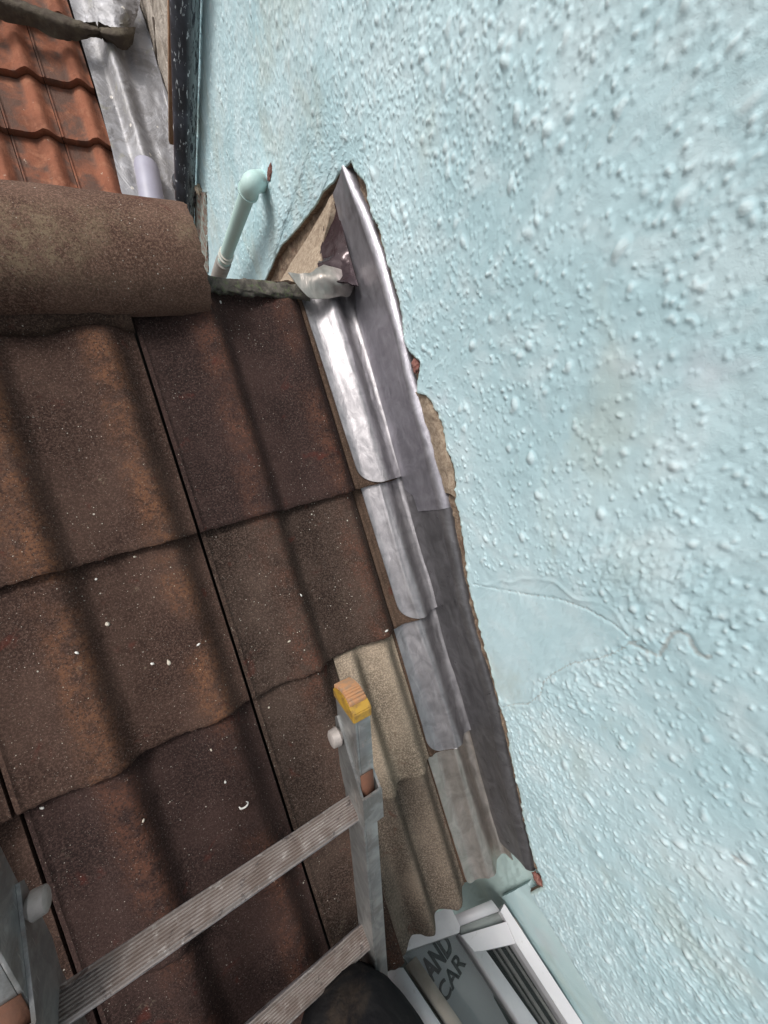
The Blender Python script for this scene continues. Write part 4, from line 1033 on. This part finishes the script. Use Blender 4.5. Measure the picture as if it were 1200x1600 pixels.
# ------------------------------------------------------------------ crumbs and shavings on the tiles
M_crumb = mat_simple('pale_crumb', (.50, .44, .36), .9, 0, (.62, .58, .50), 300, .5, 500)
M_chip = mat_simple('white_chip', (.72, .70, .66), .7)
CR = [(615,1285,.0035),(603,985,.004),(603,1016,.0035),(238,1037,.004),(264,1035,.005),(310,1007,.003),(168,975,.006),(345,470,.003),(224,1283,.003),(515,1520,.004),(520,1478,.003),(66,1262,.003),(420,1105,.003),(352,1222,.0028),(330,1172,.0028),(150,905,.003),(585,640,.0025),(120,1020,.003),(210,870,.0028),(470,930,.003),(452,1002,.003)]
def surf_t(u, w):
    for i, r in enumerate(ROWS):
        if w >= r - .002 or i == len(ROWS) - 1: wl = w - r; break
    if u >= .020: x_ = u - .020
    else: x_ = (u + .281) % .301
    return float(prof(np.array([x_]))[0]) + .0165 * (1 - wl / .292)
for i, (x, y, s) in enumerate(CR):
    s *= .62
    u, w = px_t(x, y, .02); t = surf_t(u, w); u, w = px_t(x, y, t)
    t = surf_t(u, w)
    bm = bmesh.new(); bmesh.ops.create_icosphere(bm, subdivisions=2, radius=1.0)
    a = random.random() * 3
    for v in bm.verts:
        k = 1 + .5 * mnoise.noise(v.co * 1.7 + Vector((i * 2.3, 0, 0))); p = v.co * k
        v.co = Vector((p.x * s * (1.5 if i % 3 else .9), p.y * s * .8, p.z * s * .45))
    o = bm_obj('render_crumb', bm, M_chip if i % 2 else M_crumb, None, T(u, w, t + s * .25) @ Matrix.Rotation(a, 4, 'Z'), 80)
    tag(o, 'tiny pale crumb of broken render lying on the dark roof tiles', 'crumb', 'small pale crumbs scattered on the tiles')
bm = bmesh.new(); u, w = px_t(377, 1247, .02); t = surf_t(u, w) + .004
tube_bm(bm, [(.006 * math.cos(a) * (1.0 if a < 4 else 1.3), .006 * math.sin(a), .001 + .0006 * k) for k, a in enumerate(np.linspace(3.4, 7.0, 12))], [.0006, .001, .0013, .0013, .0013, .0013, .0013, .0013, .0012, .0011, .0009, .0005], 8)
tag(bm_obj('plastic_shaving', bm, M_chip, None, T(u, w, t)), 'curly white shaving lying on the dark tile above the ladder rung', 'shaving')

# ------------------------------------------------------------------ kneeling worker: leg in view, unseen upper body added to shade the roof
g = NT('black_work_trousers')
c = g.mix(g.ramp(g.noise(14, 5, .65, .5), .38, .66), (.006, .006, .0075), (.014, .0135, .014))
g_m = g.ramp(g.attr('dust'), .25, .8)
c = g.mix(g.math('MULTIPLY', g_m, g.math('MULTIPLY', g.ramp(g.noise(55, 5, .7, .8), .30, .70), .30)), c, (.085, .060, .040))
c = g.mix(g.math('MULTIPLY', g.ramp(g.noise(26, 5, .7, .8), .55, .72), .35), c, (.07, .055, .045))
g.base(c); g.set(Roughness=.85); g.b.inputs['Specular IOR Level'].default_value = .12; b1 = g.bump(g.noise(12, 4, .6, .8), .5, .010); g.bump(g.noise(600, 2, .6), .4, .0006, b1); M_trs = g.m
def skinned(name, verts, edges, radii, mat, parent, sub=2, root=0):
    me = bpy.data.meshes.new(name); me.from_pydata([tuple(v) for v in verts], edges, []); o = bpy.data.objects.new(name, me); C.objects.link(o)
    md = o.modifiers.new('skin', 'SKIN'); md.use_smooth_shade = True
    for i, sv in enumerate(me.skin_vertices[0].data): sv.radius = radii[i] if isinstance(radii[i], tuple) else (radii[i], radii[i]); sv.use_root = (i == root)
    sb = o.modifiers.new('sub', 'SUBSURF'); sb.levels = sub; sb.render_levels = sub
    dg = bpy.context.evaluated_depsgraph_get(); m2 = bpy.data.meshes.new_from_object(o.evaluated_get(dg)); bpy.data.objects.remove(o)
    return m2
M_skin = mat_simple('skin', (.42, .24, .17), .5, 0, (.50, .30, .22), 30)
M_jacket = mat_simple('dark_jacket', (.016, .018, .024), .85, 0, (.03, .032, .04), 8, .4, 20, .006)
M_boot = mat_simple('scuffed_boot', (.03, .022, .016), .6, 0, (.07, .05, .035), 20)
J = {}; vs_ = []; rd_ = []; es_ = []
def jn(name, p, r, par=None):
    J[name] = len(vs_); vs_.append(Vector(p)); rd_.append(r)
    if par is not None: es_.append((J[par], J[name]))
jn('pelvis', (-.03, -1.04, .52), (.125, .105)); jn('waist', (-.03, -1.00, .66), (.125, .10), 'pelvis'); jn('chest', (-.025, -.92, .84), (.150, .11), 'waist')
jn('upchest', (-.02, -.88, .94), (.115, .09), 'chest'); jn('neck', (-.02, -.84, 1.03), .055, 'upchest'); jn('jaw', (-.015, -.79, 1.09), .072, 'neck'); jn('skull', (-.01, -.77, 1.18), .088, 'jaw'); jn('crown', (-.01, -.78, 1.25), .055, 'skull')
jn('hip_r', (.065, -1.02, .47), .095, 'pelvis'); jn('thigh_r', (.055, -.86, .345), .084, 'hip_r'); jn('lowthigh', (.020, -.775, .262), .088, 'thigh_r'); jn('knee_r', (.002, -.718, .196), .088, 'lowthigh'); jn('kneecap', (-.002, -.706, .155), .076, 'knee_r')
jn('shin_r', (.006, -.79, .125), .058, 'kneecap'); jn('calf_r', (.03, -.92, .095), .055, 'shin_r'); jn('ankle_r', (.03, -1.08, .050), .040, 'calf_r'); jn('toe_r', (.03, -1.10, -.07), .038, 'ankle_r')
jn('hip_l', (-.125, -1.04, .47), .095, 'pelvis'); jn('thigh_l', (-.15, -1.03, .28), .080, 'hip_l'); jn('knee_l', (-.165, -1.01, .08), .062, 'thigh_l'); jn('calf_l', (-.165, -1.11, -.10), .058, 'knee_l'); jn('ankle_l', (-.165, -1.19, -.27), .040, 'calf_l'); jn('toe_l', (-.165, -1.06, -.33), .038, 'ankle_l')
for sg, sn in ((1, 'r'), (-1, 'l')):
    cx_ = -.02
    jn('sh_' + sn, (cx_ + sg * .175, -.90, .92), .062, 'upchest'); jn('ua_' + sn, (cx_ + sg * .235, -.97, .76), .050, 'sh_' + sn); jn('el_' + sn, (cx_ + sg * .25, -1.03, .60), .042, 'ua_' + sn)
    hx = .098 if sg > 0 else -.232
    jn('fa_' + sn, ((cx_ + sg * .25 + hx) / 2, -1.06, .36), .037, 'el_' + sn); jn('wr_' + sn, (hx + sg * .012, -1.08, .155), .026, 'fa_' + sn); jn('palm_' + sn, (hx + sg * .016, -1.085, .09), (.036, .018), 'wr_' + sn)
m2 = skinned('body', vs_, es_, rd_, M_trs, None, 3)
V = np.array([v.co for v in m2.vertices]); no = np.array([v.normal for v in m2.vertices])
legm = (V[:, 2] < .56) & (np.abs(V[:, 0] + .05) < .2) & ~((V[:, 0] > .085) & (V[:, 2] < .36) & (V[:, 1] < -.97)) & (V[:, 0] > -.225)
headm = (V[:, 2] > 1.03); handm = (V[:, 2] < .17) & (V[:, 1] < -1.02) & ((V[:, 0] > .076) | (V[:, 0] < -.218))
kc = np.array(vs_[J['knee_r']]); dk = np.linalg.norm(V - kc, axis=1)
fold = (fbm(V[:, 0] * 24 + 5, V[:, 1] * 24 + V[:, 2] * 11 + 5, 5, 3) - .5) * .016 + np.sin(V[:, 1] * 60 + V[:, 2] * 80 + 4 * fbm(V[:, 0] * 16 + 3, V[:, 1] * 12 + 3, 3, 2)) * .004 * np.clip(dk / .09 - .4, 0, 1)
fold = np.where(headm | handm, 0, fold)
V2 = V + no * fold[:, None]; m2.vertices.foreach_set('co', V2.reshape(-1).astype(np.float32))
for m_ in (M_trs, M_jacket, M_skin, M_boot): m2.materials.append(m_)
cen = np.array([p.center for p in m2.polygons]); mi = np.zeros(len(cen), int)
mi[(cen[:, 2] > .54) | (((cen[:, 0] > .10) | (cen[:, 0] < -.24)) & (cen[:, 2] > .17) & (cen[:, 1] < -.9))] = 1
mi[cen[:, 2] > 1.03] = 2; mi[(cen[:, 2] < .17) & (cen[:, 1] < -1.02) & ((cen[:, 0] > .085) | (cen[:, 0] < -.222))] = 2
mi[((cen[:, 1] < -1.05) & (cen[:, 2] < .07) & (cen[:, 0] > -.01) & (cen[:, 0] < .075)) | (cen[:, 2] < -.24)] = 3
m2.polygons.foreach_set('material_index', mi.astype(np.int32))
rr_k = np.array([ray(545, 1563) @ U, ray(545, 1563) @ W_, ray(545, 1563) @ N_]); rr_k /= np.linalg.norm(rr_k); rel_ = V2 - np.array([0, 0, KD]); dep_ = rel_ @ rr_k; off_ = np.linalg.norm(rel_ - dep_[:, None] * rr_k, axis=1); dep_ = np.where((off_ < .008) & (dep_ > 0), dep_, 9); dc = V2[dep_.argmin()]; du_ = np.abs(V2 - dc) / np.array([.034, .018, .022]); set_attr(m2, 'dust', np.clip(1.5 - np.linalg.norm(du_, axis=1), 0, 1)); m2.update()
m2.polygons.foreach_set('use_smooth', [True] * len(m2.polygons))
per = empty('person', T(-.03, -1.04, 0), 'person kneeling on the ladder in black work trousers with a dusty tan knee', 'person')
pinv = Matrix.Translation((.03, 1.04, 0))
def padd(name, me):
    o = bpy.data.objects.new(name, me); C.objects.link(o); o.parent = per; o.matrix_basis = pinv; return o
padd('body', m2)
# hands: five separate curled fingers each, closed round the ladder stiles
bmh = []
for sg, hx in ((1, .098), (-1, -.232)):
    base = Vector((hx + sg * .016, -1.085, .085)); mv = []; me_ = []; mr = []
    def add(p, r, par=None):
        mv.append(Vector(p)); mr.append(r)
        if par is not None: me_.append((par, len(mv) - 1))
        return len(mv) - 1
    root = add(base + Vector((0, 0, .03)), (.030, .014)); pm = add(base + Vector((0, 0, .0)), (.036, .014), root)
    for k in range(4):
        ln = (.070, .080, .075, .060)[k]; yk = (k - 1.5) * .020
        a = add(base + Vector((0, yk, -.022)), .0092, pm); b = add(base + Vector((-sg * .012, yk, -.022 - ln * .38)), .0088, a)
        c__ = add(base + Vector((-sg * .034, yk, -.020 - ln * .42)), .0082, b); add(base + Vector((-sg * .044, yk, -.008 - ln * .20)), .0075, c__)
    a = add(base + Vector((-sg * .012, .034, .010)), .0105, pm); b = add(base + Vector((-sg * .030, .042, .012)), .0095, a); add(base + Vector((-sg * .048, .036, .006)), .0085, b)
    padd('hand', (lambda m: (m.materials.append(M_skin), m)[1])(skinned('hand', mv, me_, mr, M_skin, None, 2)))
# face and hair
bm = bmesh.new()
hc = Vector((-.01, -.775, 1.165))
bmesh.ops.create_uvsphere(bm, u_segments=32, v_segments=20, radius=.093)
for v in bm.verts: v.co = Vector((v.co.x * .92, v.co.y * 1.05 - .012, v.co.z * 1.08 + .012))
bmesh.ops.delete(bm, geom=[v for v in bm.verts if v.co.y > .045 and v.co.z < .055 or v.co.z < -.045], context='VERTS')
for v in bm.verts: v.co += hc
me = bpy.data.meshes.new('hair'); bm.to_mesh(me); bm.free(); me.materials.append(mat_simple('brown_hair', (.03, .02, .012), .7, 0, (.05, .035, .02), 40, .8, 200, .003)); padd('hair', me)
def ell(name, c, r, mat):
    bm = bmesh.new(); bmesh.ops.create_icosphere(bm, subdivisions=3, radius=1, matrix=Matrix.Translation(hc + Vector(c)) @ Matrix.Diagonal((*r, 1)))
    me = bpy.data.meshes.new(name); bm.to_mesh(me); bm.free(); me.materials.append(mat); padd(name, me)
M_eye = mat_simple('eye', (.5, .48, .45), .2)
for sx in (-1, 1): ell('eye', (sx * .031, .082, -.005), (.011, .011, .009), M_eye); ell('ear', (sx * .086, 0, -.015), (.008, .016, .030), M_skin)
ell('nose', (0, .088, -.030), (.013, .018, .024), M_skin); ell('mouth', (0, .076, -.068), (.024, .010, .006), mat_simple('lips', (.35, .14, .11), .5))

# ------------------------------------------------------------------ ground far below
bm = bmesh.new(); bmesh.ops.create_grid(bm, x_segments=2, y_segments=2, size=60)
tag(bm_obj('ground', bm, mat_simple('paving', (.12, .115, .105), .9, 0, (.2, .19, .17), 2, .5, 30, .01)), kind='structure')
